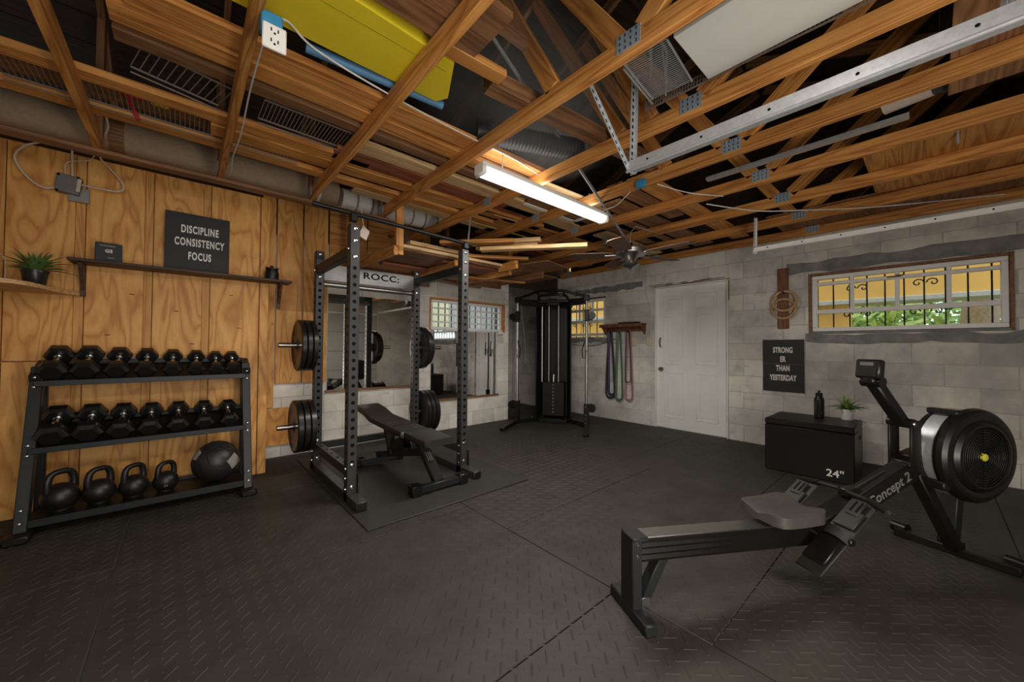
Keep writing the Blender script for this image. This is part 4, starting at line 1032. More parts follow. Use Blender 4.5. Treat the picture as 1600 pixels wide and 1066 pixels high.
for dn in ((.0, -.35, .94), (.05, -.9, .42), (.9, .1, .45), (-.9, -.4, -.2)):
    d = Vector(dn).normalized(); a = d.orthogonal().normalized(); b = d.cross(a)
    ring = []
    for i in range(30):
        th = 2 * math.pi * i / 30; seg = th % (2 * math.pi / 5) - math.pi / 5; rr_ = .55 * math.cos(math.pi / 5) / math.cos(seg)
        ring.append(bc + (d + (a * math.cos(th) + b * math.sin(th)) * math.tan(rr_)).normalized() * (BR + .0002))
    put('seam', MB().tube(ring, .0016, 5, closed=True), M['blkletter'], bl_)
# ================================================================== POWER RACK
fm = thing('floor_mat', 'smooth black rubber mat under the power rack and bench', 'mat', (1.56, 3.28, 0))
put('sheet', MB().box((1.56, 3.275, .006), (1.38, 1.91, .010), .003), M['mat'], fm)
Z0 = .012
rk = thing('power_rack', 'tall black power rack with plate storage in front of mirror', 'power rack', (1.42, 3.3, Z0))
XA, XB, YFr, YR_ = .935, 1.915, 2.845, 3.78
US = .072
def upright(x, y, h):
    u = put('upright', MB().box((x, y, Z0 + h / 2), (US, US, h), .005), M['rackgrey'], rk)
    mb = MB(); n = int((h - .5) / .062)
    for i in range(n):
        z = .30 + i * .062
        mb.cyl((x, y - US / 2 - .0008, z), (x, y - US / 2 + .001, z), .0145, 10); mb.cyl((x - US / 2 - .0008, y, z + .005), (x - US / 2 + .001, y, z + .005), .0115, 10)
        mb.cyl((x + US / 2 + .0008, y, z + .005), (x + US / 2 - .001, y, z + .005), .0115, 10)
    put('adjustment_holes', mb, M['blkletter'], u, kind='stuff', smooth=0)
    for z in (.11, .27, h - .24, h - .12, h - .03):
        put('bolt', MB().lathe([(0, .016), (.006, .015), (.010, .007)], (x, y - US / 2, Z0 + z), (0, -1, 0), 12), M['chrome'], u)
    for z in (.09, .17, .24, h - .18): put('bolt', MB().lathe([(0, .012), (.006, .011), (.009, .005)], (x - US / 2, y, Z0 + z), (-1, 0, 0), 10), M['chrome'], u)
    return u
upright(XA, YFr, 2.04); upright(XB, YFr, 2.03); upright(XA, YR_, 2.02); upright(XB, YR_, 1.97)
for x in (XA, XB):
    put('base_beam', MB().box((x, 3.235, Z0 + .032), (US, 1.27, .064), .004), M['rackgrey'], rk)
    put('end_plate', MB().box((x, 2.598, Z0 + .032), (.066, .006, .056), .002), M['black'], rk)
    put('lower_beam', MB().box((x, 3.31, .225), (.06, YR_ - YFr - US, .07), .004), M['rackgrey'], rk)
    put('top_beam', MB().box((x, 3.31, 1.86), (.06, YR_ - YFr - US, .075), .004), M['slate'], rk)
    mb = MB()
    for i in range(5): mb.cyl((x, 3.0 + i * .15, .2605), (x, 3.0 + i * .15, .262), .012, 10)
    put('beam_holes', mb, M['blkletter'], rk, smooth=0, kind='stuff')
hb = put('header_plate', MB().box(((XA + XB) / 2, YR_ - .02, 1.845), (XB - XA - US, .012, .155), .003), M['headersteel'], rk)
text('lettering', 'ROCC:', .088, FM(1.52, YR_ - .028, 1.855), M['blkletter'], hb, .0015, 1.35, .0015, spacing=1.08)
put('rear_tube', MB().cyl((XA, YR_ + .02, 1.735), (XB, YR_ + .02, 1.735), .024, 16), M['steel'], rk)
pb = put('pull_up_bar', MB().cyl((.66, 2.87, 2.155), (1.985, 2.815, 2.095), .0165, 14), M['black'], rk)
for (x, y, z) in ((XA, 2.858, 2.11), (XB, 2.818, 2.075)): put('bar_clamp', MB().box((x, y, z), (.05, .05, .06), .006), M['black'], pb)
put('rear_stabiliser', MB().box(((XA + XB) / 2, YR_, .225), (XB - XA - US, .05, .06), .004), M['slate'], rk)
for x in (XA, XB):
    for z in (.10,): put('gusset', MB().box((x + .037, YFr, z + .03), (.004, .12, .16), .001), M['slate'], rk)
# storage pegs (parts of the rack)
PEG = [(-1, 1.155, .28), (-1, .43, .28), (1, 1.14, .28), (1, .432, .26)]
for sg_, z, L in PEG:
    x = XA if sg_ < 0 else XB
    put('plate_peg', MB().lathe([(0, .03), (.006, .03), (.007, .0235), (L, .0235), (L + .004, .02)], (x + sg_ * US / 2, YR_, z), (sg_, 0, 0), 18), M['chrome'], rk)
def plate_mesh(R_, th):
    h = th / 2
    prof = [(-h, .0255), (-h, .055), (-h + .004, .06), (-h + .004, R_ * .80), (-h, R_ * .86), (-h, R_ * .965), (-h + .006, R_), (h - .006, R_), (h, R_ * .965), (h, R_ * .86), (h - .004, R_ * .80), (h - .004, .06), (h, .055), (h, .0255), (-h, .0255)]
    return MB().lathe(prof, (0, 0, 0), (1, 0, 0), 44, cap=False)
def plates(sg_, z, spec, labs, grp):
    x = (XA if sg_ < 0 else XB) + sg_ * (US / 2 + .008)
    for (R_, th), lab in zip(spec, labs):
        x += sg_ * (th / 2 + .0015)
        t = thing('weight_plate', lab, 'weight plate', (x, YR_, z - (.0255 - .0235)), group=grp)
        put('disc', plate_mesh(R_, th), M['dbrubber'], t, False)
        put('steel_ring', MB().lathe([(-th / 2 - .001, .0265), (-th / 2 - .001, .04), (th / 2 + .001, .04), (th / 2 + .001, .0265), (-th / 2 - .001, .0265)], (0, 0, 0), (1, 0, 0), 24, cap=False), M['black'], t, False)
        mb = MB()
        for k in range(3):
            a = k * 2.094 + .6; mb.cyl((sg_ * (th / 2 - .0045), .6 * R_ * math.cos(a), .6 * R_ * math.sin(a)), (sg_ * (th / 2 - .003), .6 * R_ * math.cos(a), .6 * R_ * math.sin(a)), .012, 12)
        put('screw', mb, M['steel'], t, False)
        x += sg_ * (th / 2 + .0015)
plates(-1, 1.155, [(.232, .042), (.232, .042), (.232, .042)], ['black bumper plate against the left rack upright, upper peg', 'black bumper plate in the middle of upper left peg', 'black bumper plate, outermost on the upper left peg'], 'bumper plates on the rack pegs')
plates(-1, .43, [(.232, .048), (.232, .048), (.232, .048)], ['black bumper plate against the left rack upright, lower peg', 'black bumper plate in the middle of lower left peg', 'black bumper plate, outermost on the lower left peg'], 'bumper plates on the rack pegs')
plates(1, 1.14, [(.232, .05), (.20, .04)], ['black bumper plate against the right rack upright, upper peg', 'smaller black bumper plate, outermost on upper right peg'], 'bumper plates on the rack pegs')
plates(1, .432, [(.232, .05), (.232, .05), (.232, .05)], ['black bumper plate against the right rack upright, lower peg', 'black bumper plate in the middle of lower right peg', 'black bumper plate, outermost on the lower right peg'], 'bumper plates on the rack pegs')
# ================================================================== MIRRORS
def mirror_thing(label, x0, x1, z0, z1):
    t = thing('wall_mirror', label, 'mirror', ((x0 + x1) / 2, YM - .01, z0))
    put('glass', MB().box(((x0 + x1) / 2, YM - .012, (z0 + z1) / 2), (x1 - x0, .006, z1 - z0)), M['mirror'], t, smooth=0)
    put('bottom_ledge', MB().box(((x0 + x1) / 2, YM - .018, z0 - .012), (x1 - x0 + .04, .03, .024), .003), M['brownwood'], t)
    return t
mirror_thing('large wall mirror behind the power rack', 1.205, 2.30, .655, 1.74)
mirror_thing('wall mirror under the slatted back window, right of the rack', 2.50, 3.66, .43, 1.375)
# ================================================================== BENCH
bn = thing('weight_bench', 'black padded adjustable weight bench inside the power rack', 'bench', (1.55, 2.9, Z0))
def pad(poly_z, w0, w1, x0, x1, th):
    """poly_z: list of (y,z) along the bench; returns a rounded slab"""
    rows = []
    prof = [(-1, -.55), (-1, .0), (-.97, .62), (-.88, .92), (-.75, 1.0), (.75, 1.0), (.88, .92), (.97, .62), (1, 0), (1, -.55), (.95, -1), (-.95, -1)]
    mb = MB(); n = len(poly_z); vs = []; fs = []
    for i, (y, z) in enumerate(poly_z):
        t = i / (n - 1); w = w0 + (w1 - w0) * t; x = x0 + (x1 - x0) * t
        e = .93 if i in (0, n - 1) else 1.0
        for (a, b) in prof: vs.append((x + a * w / 2 * e, y, z + b * th / 2 * e))
    k = len(prof)
    for i in range(n - 1):
        for j in range(k): fs.append((i * k + j, i * k + (j + 1) % k, (i + 1) * k + (j + 1) % k, (i + 1) * k + j))
    fs.append(tuple(range(k - 1, -1, -1))); fs.append(tuple((n - 1) * k + j for j in range(k)))
    return mb.add(vs, fs)
pz = lambda y: .424 + (y - 2.47) * .045
put('seat_pad', pad([(2.470, pz(2.47)), (2.485, pz(2.485)), (2.80, pz(2.8)), (2.815, pz(2.815))], .25, .25, 1.475, 1.452, .056), M['padv'], bn)
put('back_pad', pad([(2.822, pz(2.82)), (2.835, pz(2.835)), (3.42, pz(3.42)), (3.46, pz(3.46) + .006), (3.60, pz(3.5) + .05), (3.74, pz(3.5) + .075), (3.755, pz(3.5) + .075)], .25, .235, 1.450, 1.382, .056), M['padv'], bn)
for y in (3.02, 3.22): put('stitch', MB().box((1.43, y, pz(y) + .0285), (.19, .004, .002)), M['blkletter'], bn, smooth=0)
put('front_foot', MB().box((1.55, 2.615, Z0 + .04), (.42, .06, .055), .006), M['slate'], bn)
for x in (1.34, 1.76): put('foot_cap', MB().box((x, 2.615, Z0 + .042), (.085, .085, .084), .008), M['black'], bn)
put('front_leg', MB().bar((1.55, 2.635, .07), (1.47, 2.79, .375), .085, .055, .005, (0, -1, .5)), M['slate'], bn)
put('leg_stripes', MB().bar((1.487, 2.675, .235), (1.470, 2.705, .300), .008, .002, 0, (0, -1, .5)).bar((1.504, 2.675, .235), (1.487, 2.705, .300), .008, .002, 0, (0, -1, .5)).bar((1.521, 2.675, .235), (1.504, 2.705, .300), .008, .002, 0, (0, -1, .5)), M['greyletter'], bn, smooth=0)
put('main_beam', MB().bar((1.49, 2.76, .29), (1.45, 3.60, .10), .06, .06, .005), M['slate'], bn)
put('seat_frame', MB().bar((1.468, 2.60, pz(2.6) - .050), (1.452, 2.83, pz(2.83) - .050), .05, .04, .004), M['black'], bn)
put('back_frame', MB().bar((1.452, 2.83, pz(2.83) - .050), (1.41, 3.45, pz(3.45) - .050), .05, .04, .004), M['black'], bn)
put('ladder_plate', MB().prism([(3.0, .27), (3.34, .19), (3.34, .25), (3.06, .36)], lambda y, z: (1.42, y, z), lambda y, z: (1.426, y, z)), M['black'], bn)
put('ladder_plate', MB().prism([(3.0, .27), (3.34, .19), (3.34, .25), (3.06, .36)], lambda y, z: (1.50, y, z), lambda y, z: (1.506, y, z)), M['black'], bn)
put('support_post', MB().bar((1.462, 3.30, .17), (1.42, 3.34, pz(3.34) - .035), .07, .05, .004, (0, 1, 0)), M['slate'], bn)
put('adjust_rod', MB().bar((1.465, 3.16, .20), (1.44, 3.06, pz(3.06) - .05), .025, .025, .003, (0, 1, 0)), M['steel'], bn)
put('hinge', MB().cyl((1.36, 2.82, pz(2.82) - .045), (1.545, 2.82, pz(2.82) - .045), .02, 14), M['black'], bn)
put('rear_foot', MB().box((1.45, 3.60, Z0 + .035), (.46, .055, .05), .006), M['slate'], bn)
for x in (1.235, 1.665): put('foot_cap', MB().box((x, 3.60, Z0 + .036), (.06, .075, .072), .008), M['black'], bn)
put('wheel', MB().cyl((1.28, 3.66, Z0 + .035), (1.32, 3.66, Z0 + .035), .035, 18).cyl((1.58, 3.66, Z0 + .035), (1.62, 3.66, Z0 + .035), .035, 18), M['plastic'], bn)
# ================================================================== CABLE MACHINE (corner functional trainer)
cmx = thing('cable_machine', 'black two-post cable machine standing in the far corner', 'cable machine', (4.462, 3.982, 0), math.radians(-57.6))
def cput(n, mb, m, p=None, **k): return put(n, mb, M[m], p or cmx, False, **k)
for sx_ in (-1, 1):
    px_, py_ = .52 * sx_, -.43
    nm = 'post'
    cput('post', MB().cyl((px_, py_, .30), (px_, py_, 1.86), .023, 16), 'steel')
    cput('base_block', MB().box((px_, py_, .17), (.075, .075, .34), .006), 'black')
    cput('base_arm', MB().bar((.13 * sx_, -.06, .04), (px_, py_, .04), .07, .06, .006), 'black')
    cput('foot', MB().bar((px_, py_, .035), (.56 * sx_, -1.0, .03), .06, .05, .006), 'black')
    cput('foot_cap', MB().box((.562 * sx_, -1.02, .028), (.075, .07, .05), .012), 'plastic')
    cput('top_arm', MB().bar((.06 * sx_, -.06, 1.84), (px_, py_, 1.84), .06, .10, .008), 'black')
    cput('top_block', MB().box((px_, py_, 1.875), (.085, .085, .09), .012), 'black')
    cp = cput('carriage', MB().box((px_, py_, 1.62), (.07, .07, .17), .008).box((px_ + .06 * sx_, py_ + .0, 1.60), (.05, .02, .11), .004), 'black')
    cput('pulley', MB().lathe([(-.012, .055), (-.006, .045), (.006, .045), (.012, .055)], (px_ + .075 * sx_, py_, 1.62), (0, 1, 0), 18), 'plastic', cp)
    lo = cput('lower_pulley', MB().lathe([(-.014, .062), (-.006, .05), (.006, .05), (.014, .062)], (px_ + .07 * sx_, py_, .28), (0, 1, 0), 18).box((px_ + .05 * sx_, py_, .28), (.06, .05, .07), .006), 'plastic')
    for z in (.06, .12, .18, .30): cput('bolt', MB().lathe([(0, .010), (.006, .008)], (px_ - .01, py_ - .0375, z), (0, -1, 0), 8), 'chrome')
    for t in (.35, .62): cput('bolt', MB().lathe([(0, .010), (.006, .008)], (px_ * t, py_ * t - .0, .07), (0, 0, 1), 8), 'chrome')
    cput('handle_strap', MB().tube([(px_ - .02 * sx_, py_ - .05, 1.25), (px_ - .06 * sx_, py_ - .06, 1.12), (px_ - .05 * sx_, py_ - .06, 1.0), (px_ - .01 * sx_, py_ - .05, 1.0), (px_ - .0, py_ - .04, 1.12)], .008, 6), 'plastic')
    cput('cable', MB().tube([(px_ - .05 * sx_, py_ - .0, 1.80), (px_ * .80, py_ * .8, 1.2), (px_ * .8, py_ * .8, .9)], .004, 6), 'wire')
    cput('side_panel', MB().bar((.27 * sx_, -.235, .95), (.19 * sx_, .0, .95), .02, 1.80, .004), 'black')
    cput('guide_rod', MB().cyl((.075 * sx_, -.20, .1), (.075 * sx_, -.20, 1.8), .011, 12), 'steel')
cput('back_panel', MB().box((0, .01, .95), (.42, .02, 1.80), .004), 'black')
cput('stack_shroud', MB().box((0, -.15, .36), (.34, .18, .52), .008), 'vinyl')
mb = MB()
for i in range(9): mb.box((0, -.243, .16 + i * .052), (.022, .004, .018), .001)
cput('selector_holes', mb, 'greyletter')
cput('selector_stem', MB().cyl((0, -.20, .62), (0, -.20, .74), .014, 12), 'chrome')
cput('left_rod', MB().cyl((-.17, -.26, .62), (-.17, -.26, 1.78), .016, 12), 'steel')
cput('top_plate', MB().box((0, -.14, 1.86), (.5, .34, .05), .01), 'black')
arc = [(-.50, -.45, 1.90), (-.34, -.50, 1.935), (-.22, -.52, 1.975), (-.1, -.53, 1.985), (.1, -.53, 1.985), (.22, -.52, 1.975), (.34, -.50, 1.935), (.50, -.45, 1.90)]
cput('pull_up_bar', MB().tube(smooth_path(arc, 5), .019, 10), 'plastic')
cput('pull_up_bar', MB().tube(smooth_path([(-.22, -.2, 1.88), (-.2, -.36, 1.93), (0, -.40, 1.945), (.2, -.36, 1.93), (.22, -.2, 1.88)], 5), .019, 10), 'plastic')
for x in (-.18, .18): cput('grip', MB().tube([(x, -.36, 1.93), (x * 1.15, -.53, 1.975)], .016, 10), 'plastic')
cput('top_bracket', MB().prism([(-.10, 1.80), (.10, 1.80), (.06, 1.90), (-.06, 1.90)], lambda x, z: (x, -.30, z), lambda x, z: (x, -.27, z)), 'greyplastic')
cput('base_plate', MB().box((0, -.14, .035), (.44, .32, .07), .01), 'black')
# ================================================================== BAND RACK AND BANDS
bs = thing('band_shelf', 'small brown wooden shelf on block wall holding exercise bands', 'shelf', (5.15, 3.2, 1.45))
lumber('board', (5.13, 2.83, 1.515), (5.13, 3.57, 1.515), .16, .02, M['walnut'], bs)
put('back_rail', MB().box((5.198, 3.2, 1.455), (.02, .72, .09), .003), M['walnut'], bs)
for y in (2.86, 3.54): put('bracket', MB().prism([(5.205, 1.505), (5.06, 1.505), (5.205, 1.36)], lambda x, z: (x, y - .012, z), lambda x, z: (x, y + .012, z)), M['walnut'], bs)
put('front_strip', MB().box((5.052, 3.2, 1.498), (.012, .74, .045), .003), M['walnut'], bs)
for y in (3.43, 3.27, 3.10): put('peg', MB().cyl((5.205, y, 1.40), (5.135, y, 1.405), .010, 10), M['black'], bs)
put('towel', MB().box((5.13, 3.08, 1.538), (.10, .34, .022), .01), M['canvas'], bs)
def band(y, zt, zb, w, m, label, x=5.165, r=.011, sk=0.0):
    pts = []
    for i in range(9): a = math.pi * i / 8; pts.append((x, y + .022 * math.cos(a), zt + .022 * math.sin(a)))
    for i in range(1, 8):
        t = i / 8; pts.append((x, y - .022 - (w - .022) * math.sin(t * 1.4) + sk * t, zt - (zt - zb - w) * t))
    for i in range(11): a = math.pi + math.pi * i / 10; pts.append((x, y + sk + w * math.cos(a), zb + w + w * math.sin(a)))
    for i in range(7, 0, -1):
        t = i / 8; pts.append((x, y + .022 + (w - .022) * math.sin(t * 1.4) + sk * t, zt - (zt - zb - w) * t))
    return solo('resistance_band', MB().tube(pts, r, 8, closed=True, flat=.5), M[m], label, 'band', (x, y, zt), group='exercise bands hanging from the shelf')
band(3.43, 1.395, .345, .085, 'blackband', 'black loop band hanging at left under the band shelf', 5.165, .015)
band(3.425, 1.40, .40, .055, 'purple', 'dark purple loop band hanging at left under the band shelf', 5.14, .020, -.03)
band(3.27, 1.395, .33, .060, 'green', 'green loop band hanging in the middle under band shelf', 5.16, .019)
band(3.10, 1.395, .345, .060, 'pink', 'pink loop band hanging at right under the band shelf', 5.165, .016)
band(3.105, 1.40, .62, .045, 'blackband', 'short dark loop band hanging with the pink one', 5.142, .009)
# switches
for y, z, lab in ((3.035, 1.25, 'cream light switch under right end of band shelf'), (2.785, 1.252, 'cream outlet beside the white door')):
    t = thing('switch_plate', lab, 'switch', (XR, y, z - .06))
    put('cover', MB().box((XR - .008, y, z), (.016, .085, .125), .005), M['cream'], t); put('toggle', MB().box((XR - .02, y, z), (.012, .014, .03), .002), M['tagpaper'], t)
# ================================================================== SIGN, RINGS ON THE BLOCK WALL
s2 = thing('letter_board', 'black wall sign reading STRONG ER THAN YESTERDAY on block wall', 'sign', (XR - .012, 1.14, .66))
put('board', MB().box((XR - .012, 1.137, .958), (.022, .392, .60), .002), M['canvas'], s2)
put('seam', MB().box((XR - .0235, 1.137, .975), (.001, .39, .003)), M['greyletter'], s2, smooth=0)
SM = lambda x, y, z: Matrix.Translation((x, y, z)) @ Matrix.Rotation(-math.pi / 2, 4, 'Z') @ Rx
for s, z in (('STRONG', 1.135), ('ER', 1.03), ('THAN', .925), ('YESTERDAY', .815)):
    text('lettering', s, .088, SM(XR - .0237, 1.137, z), M['letter'], s2, .001, .52, .0030, spacing=1.05)
rt = thing('ring_board', 'dark wooden board on the block wall holding two rings', 'board', (XR - .01, 1.13, 1.385))
me = mesh('board', MB().box((0, 0, 0), (.024, .105, .70), .004), M['walnut']); putmesh('board', me, rt, WM[rt.name].inverted() @ Matrix.Translation((XR - .013, 1.132, 1.735)) @ Matrix.Rotation(.0, 4, 'X'))
put('peg', MB().cyl((XR - .02, 1.12, 1.80), (XR - .10, 1.12, 1.805), .010, 10), M['black'], rt)
def ring(y, z, x, label, tilt):
    pts = [(x - tilt * math.sin(2 * math.pi * i / 40), y + .112 * math.cos(2 * math.pi * i / 40), z + .112 * math.sin(2 * math.pi * i / 40)) for i in range(40)]
    return solo('gymnastic_ring', MB().tube(pts, .0145, 10, closed=True), M['ringwood'], label, 'ring', (x, y, z - .112), group='wooden gymnastic rings')
ring(1.108, 1.700, XR - .075, 'upper front wooden gymnastic ring on dark board', -.01); ring(1.122, 1.615, XR - .045, 'lower rear wooden gymnastic ring on dark board', .0)
# ================================================================== PLYO BOX, BOTTLE, PLANT
bxa = -math.pi / 2      # direction of the front edge
px = thing('plyo_box', 'black padded box marked 24 beside the block wall', 'box', (4.215, 1.072, 0), bxa)
# local x along the front edge, local y away from the camera (towards the wall)
LW, LD, LH = .642, .545, .49
put('body', MB().box((LW / 2, LD / 2, .002 + .43 / 2), (LW, LD, .43), .008), M['vinyl'], px, False)
put('lid', MB().box((LW / 2, LD / 2, LH - .029), (LW, LD, .056), .010), M['vinyl'], px, False)
text('number', '24"', .085, WM[px.name] @ Matrix.Translation((.515, -.0008, .075)) @ Rx, M['letter'], px, .0012, 1.05, .001)
put('side_handle', MB().box((LW + .001, LD * .62, .36), (.004, .09, .03), .001), M['blkletter'], px, False)
def onbox(x, y): v = WM[px.name] @ Vector((x, y, LH)); return v
c = Vector((4.63, .725, LH))
bt = thing('water_bottle', 'black steel water bottle standing on the padded box', 'bottle', c)
put('body', MB().lathe([(0, .036), (.004, .040), (.165, .040), (.185, .036), (.20, .027), (.206, .026)], c, (0, 0, 1), 24), M['plastic'], bt)
put('cap', MB().lathe([(.206, .028), (.232, .028), (.236, .024)], c, (0, 0, 1), 18), M['black'], bt)
put('carry_loop', MB().tube([c + Vector((-.026, 0, .232)), c + Vector((-.022, 0, .255)), c + Vector((-.008, 0, .246)), c + Vector((.008, 0, .246)), c + Vector((.022, 0, .255)), c + Vector((.026, 0, .232))], .006, 8), M['black'], bt)
put('mark', MB().box(c + Vector((-.036, -.022, .05)), (.006, .006, .006)), M['greyletter'], bt, smooth=0)
potplant('potted_plant', 'small spider plant in white pot on the padded box', 4.66, .525, LH, .055, .10, 'winwhite', 40, .15, 8, 'leaf2')
# ================================================================== ROWING MACHINE
rw = thing('rowing_machine', 'black rowing machine with round fan standing at right front', 'rowing machine', (1.47, .867, 0), math.atan2(-.46292, .88640))
def rput(n, mb, m, p=None, **k): return put(n, mb, M[m], p or rw, False, **k)
rput('rear_foot', MB().box((0, 0, .025), (.055, .285, .05), .006), 'slate')
rput('rear_leg', MB().box((-.004, 0, .195), (.046, .096, .298), .004), 'slate')
rput('leg_brace', MB().bar((.045, 0, .055), (.145, 0, .235), .055, .045, .004), 'slate')
rput('brace_plate', MB().box((.048, -.03, .062), (.04, .004, .035), .001), 'steel')
# rail with its sculpted side grooves
def rz_(x): return .338 - .040 * x
sec = [(-.048, 0), (-.048, -.014), (-.040, -.020), (-.046, -.034), (-.040, -.044), (-.047, -.060), (-.041, -.070), (-.046, -.086), (-.040, -.098), (.040, -.098), (.046, -.086), (.041, -.070), (.047, -.060), (.040, -.044), (.046, -.034), (.040, -.020), (.048, -.014), (.048, 0)]
vs = []; fs = []; xs_ = [.018, .3, .5, .7, .9, 1.06]; k = len(sec)
for x in xs_:
    g = max(0.0, 1 - max(0, x - .25) / .45)
    for (y, z) in sec: vs.append((x, (abs(y) * g + .044 * (1 - g)) * (1 if y > 0 else -1), rz_(x) + z))
for i in range(len(xs_) - 1):
    for j in range(k): fs.append((i * k + j, i * k + (j + 1) % k, (i + 1) * k + (j + 1) % k, (i + 1) * k + j))
fs += [tuple(range(k - 1, -1, -1)), tuple((len(xs_) - 1) * k + j for j in range(k))]
rput('rail', MB().add(vs, fs), 'plastic', smooth=28)
rput('rail_top', MB().bar((.03, 0, rz_(.03) + .002), (1.02, 0, rz_(1.02) + .002), .082, .005, .001), 'steel')
rput('end_cap', MB().box((.012, 0, rz_(0) - .002), (.075, .10, .018), .004), 'slate')
for z in (.05, .10): rput('bolt', MB().lathe([(0, .007), (.004, .006)], (-.004, -.048, rz_(0) - z + .03), (0, -1, 0), 8), 'chrome')
# seat
rows = []; cx_, n1, n2 = .815, 15, 13
def seat_pt(i, j, top):
    u = -1 + 2 * i / (n1 - 1); v = -1 + 2 * j / (n2 - 1)
    e = (abs(u) ** 5 + abs(v) ** 5) ** .2; m_ = max(abs(u), abs(v)); s = (m_ / e) if e > 1e-6 else 1
    X, Y = u * s, v * s
    wz = .016 * math.cos(Y * math.pi * 1.0) * -1 * (.6 + .4 * X) + .010 * X * X - .012 * (m_ ** 8)
    if X < -.5: wz -= .022 * math.exp(-(Y / .3) ** 2) * (-.5 - X) * 1.6
    return (cx_ + X * .145, Y * .128, (.388 + wz) if top else .342 - .004 * m_)
top = [[seat_pt(i, j, True) for j in range(n2)] for i in range(n1)]; bot = [[seat_pt(i, j, False) for j in range(n2)] for i in range(n1)]
mb = MB().grid(top); off = n1 * n2; mb.grid(bot)
loop = [(i, 0) for i in range(n1)] + [(n1 - 1, j) for j in range(1, n2)] + [(i, n2 - 1) for i in range(n1 - 2, -1, -1)] + [(0, j) for j in range(n2 - 2, 0, -1)]
for q in range(len(loop)):
    a = loop[q][0] * n2 + loop[q][1]; b = loop[(q + 1) % len(loop)]; b = b[0] * n2 + b[1]
    mb.f.append((a, b, off + b, off + a))
rput('seat', mb, 'seat', smooth=50)
rput('seat_carriage', MB().box((.815, 0, .332), (.17, .11, .03), .004), 'chrome')
rput('roller', MB().cyl((.76, -.06, .318), (.76, .06, .318), .018, 14).cyl((.87, -.06, .318), (.87, .06, .318), .018, 14), 'plastic')
# main beam
bdir = Vector((.70, 0, .285)).normalized(); bn_ = Vector((-bdir.z, 0, bdir.x))
b0 = Vector((.97, 0, .235)); b1 = Vector((1.675, 0, .505))
rput('main_beam', MB().bar(b0, b1, .095, .098, .008), 'black')
rput('beam_top', MB().bar(b0.lerp(b1, .42) + bn_ * .051, b1 + bn_ * .051, .07, .006, .002), 'slate')
RM = WM[rw.name] @ Matrix.Translation(b0.lerp(b1, .70) + Vector((0, -.0485, 0))) @ Matrix.Rotation(-math.atan2(bdir.z, bdir.x), 4, 'Y') @ Rx
text('lettering', 'Concept 2', .075, RM, M['greyletter'], rw, .0008, 1.0, .0012)
rput('rail_joint', MB().box((1.02, 0, .262), (.10, .10, .10), .01), 'black')
# foot plates
fd = Vector((.36, 0, .265)).normalized(); fn_ = Vector((-fd.z, 0, fd.x))
for y in (-.135, .135):
    a = Vector((.80, y, .155)); b = Vector((1.16, y, .420))
    fp = rput('foot_plate', MB().bar(a, b, .115, .012, .004), 'greyplastic')
    rput('heel_cup', MB().bar(a + fn_ * .016 + fd * .05, a + fn_ * .024 + fd * .19, .098, .012, .004), 'plastic', fp)
    rput('toe_piece', MB().bar(a + fn_ * .014 + fd * .27, a + fn_ * .014 + fd * .37, .088, .012, .004).bar(a + fn_ * .02 + fd * .34, a + fn_ * .02 + fd * .43, .05, .012, .004), 'greyplastic', fp)
    mb = MB()
    for q in (-.012, .012): mb.bar(a + fn_ * .028 + fd * .36 + Vector((0, q, 0)), a + fn_ * .028 + fd * .42 + Vector((0, q, 0)), .006, .003)
    rput('slot', mb, 'blkletter', fp, smooth=0)
    ctr = a + fd * .215; arc = []
    for i in range(9):
        t = math.pi * i / 8; arc.append(ctr + Vector((0, -.062 * math.cos(t), 0)) + fn_ * (.008 + .045 * math.sin(t)))
    mb = MB(); R0 = []
    for q in arc: R0.append([q - fd * .024, q + fd * .024])
    R1 = [[q - fn_ * .003 for q in r] for r in R0]
    mb.grid(R0); mb.grid(R1)
    rput('strap', mb, 'canvas', fp, recalc=False)
    rput('strap_buckle', MB().box(ctr + Vector((0, -.066 if y < 0 else .066, 0)) + fn_ * .006, (.03, .012, .03), .004), 'plastic', fp)
rput('foot_axle', MB().cyl((.955, -.16, .265), (.955, .16, .265), .013, 12), 'steel')
for q, z in ((1.265, .325), (1.225, .300)): rput('yellow_cap', MB().lathe([(0, .009), (.004, .007)], (q, -.05, z), (0, -1, 0), 10), 'yellowdot')
# handle and its chain
hp = [(1.27, .255, .392), (1.245, .14, .412), (1.235, .05, .420), (1.225, 0, .422), (1.205, -.05, .424), (1.17, -.14, .430), (1.10, -.255, .430)]
rput('handle', MB().tube(smooth_path(hp, 3), .0105, 10), 'greyplastic')
rput('handle_grip', MB().tube(hp[0:2], [.0125, .016], 12), 'plastic'); rput('handle_grip', MB().tube(hp[5:7], [.016, .0125], 12), 'plastic')
rput('chain_guide', MB().box((1.255, 0, .415), (.09, .06, .045), .008), 'black')
rput('chain', MB().bar((1.28, 0, .425), (1.50, 0, .50), .008, .006), 'steel')
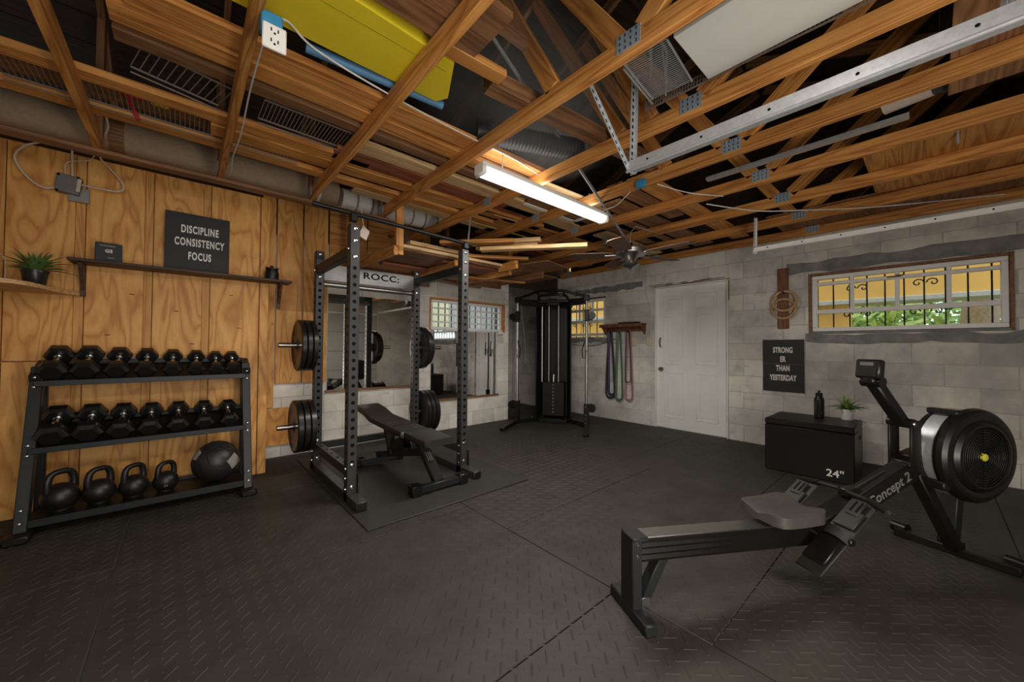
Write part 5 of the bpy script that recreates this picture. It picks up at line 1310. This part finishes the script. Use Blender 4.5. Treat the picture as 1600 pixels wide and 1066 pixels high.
# mast, monitor arm, monitor
mb = MB().box((1.655, -.047, .645), (.075, .012, .25), .003).box((1.655, .047, .645), (.075, .012, .25), .003)
rput('mast', mb, 'black')
rput('mast_foot', MB().box((1.665, 0, .52), (.10, .10, .07), .008), 'black')
rput('mast_top', MB().cyl((1.635, -.055, .755), (1.635, .055, .755), .026, 16), 'black')
rput('mast_bolt', MB().lathe([(0, .014), (.006, .010)], (1.635, -.057, .755), (0, -1, 0), 10), 'chrome')
rput('monitor_arm', MB().bar((1.63, 0, .760), (1.435, 0, .975), .055, .06, .008, (0, 1, 0)), 'black')
rput('arm_knuckle', MB().cyl((1.428, -.045, .978), (1.428, .045, .978), .028, 16).box((1.42, 0, .985), (.07, .06, .04), .008), 'plastic')
mo = rput('monitor', MB().box((1.408, 0, 1.045), (.045, .112, .10), .008, Matrix.Rotation(.12, 3, 'Y')), 'plastic')
rput('monitor_face', MB().box((1.384, 0, 1.047), (.002, .09, .075), 0, Matrix.Rotation(.12, 3, 'Y')), 'darkpanel', mo, smooth=0)
rput('display', MB().box((1.3862, 0, 1.073), (.003, .06, .018), 0, Matrix.Rotation(.12, 3, 'Y')), 'lcd', mo, smooth=0)
mb = MB()
for q in (-.02, 0, .02): mb.cyl((1.386, q, 1.018), (1.382, q, 1.018), .005, 10)
rput('button', mb, 'greyplastic', mo)
# fan drum: its axle is turned a little out of the rail's square
FC = Vector((1.945, 0, .595)); FR = .240
FM_ = Matrix.Translation(FC) @ Matrix.Rotation(math.radians(-5), 4, 'Z')
O0 = Vector((0, 0, 0))
def fan(n, mb, m, **k): return rput(n, mb.xf(FM_), m, **k)
LA = lambda prof, n=56, cap=True: MB().lathe(prof, O0, (0, -1, 0), n, cap)
fan('fan_drum', LA([(.0, FR * .80), (.005, FR * .93), (.03, FR * .965), (.125, FR * .965), (.13, FR * .90)]), 'plastic', smooth=30)
fan('fan_band', LA([(.042, FR * .978), (.112, FR * .978)], 56, False), 'galv')
fan('fan_housing', LA([(.108, FR * .95), (.112, FR * 1.0), (.130, FR * 1.03), (.152, FR * 1.01), (.166, FR * .95), (.170, FR * .86), (.168, FR * .80), (.164, FR * .77), (.180, FR * .71), (.183, FR * .66), (.178, FR * .63), (.162, FR * .62), (.162, .02)]), 'plastic', smooth=30)
for i in range(9):
    r_ = .036 + i * .0135
    fan('grille_ring', MB().tube([Vector((r_ * math.cos(2 * math.pi * j / 36), -.174, r_ * math.sin(2 * math.pi * j / 36))) for j in range(36)], .0024, 6, closed=True), 'slate', smooth=60)
for i in range(6):
    a = math.pi / 6 + math.pi / 3 * i; d = Vector((math.cos(a), 0, math.sin(a)))
    fan('grille_spoke', MB().bar(d * .02 + Vector((0, -.170, 0)), d * .155 + Vector((0, -.170, 0)), .004, .008, 0, (0, 1, 0)), 'plastic', smooth=0)
fan('hub_cap', LA([(.160, .021), (.176, .019), (.180, .014), (.1805, .001)], 20), 'yellowdot')
fan('band_clamp', MB().bar(Vector((-.11, -.02, FR * .93)), Vector((-.11, -.15, FR * .93)), .05, .03, .006, (0, 0, 1)), 'black')
fan('band_clamp', MB().bar(Vector((-.20, -.01, -FR * .62)), Vector((-.20, -.15, -FR * .62)), .05, .045, .006, (0, 0, 1)), 'black')
rput('fan_arm', MB().bar((1.67, .0, .53), (1.80, .0, .56), .09, .10, .006), 'black')
rput('front_leg', MB().bar((1.70, -.02, .49), (2.0, -.02, .045), .055, .06, .005, (0, 1, 0)), 'black')
rput('front_leg', MB().bar((2.085, .02, .42), (2.03, .02, .045), .055, .075, .005, (0, 1, 0)), 'slate')
rput('leg_plate', MB().box((2.015, -.035, .062), (.07, .01, .035), .002), 'black')
rput('front_foot', MB().bar((1.985, .235, .026), (2.068, -.235, .026), .055, .045, .005), 'black')
for (x, y) in ((2.01, .225), (2.11, -.20)): rput('transport_wheel', MB().cyl((x, y + .035, .045), (x, y - .035, .045), .033, 18), 'plastic')
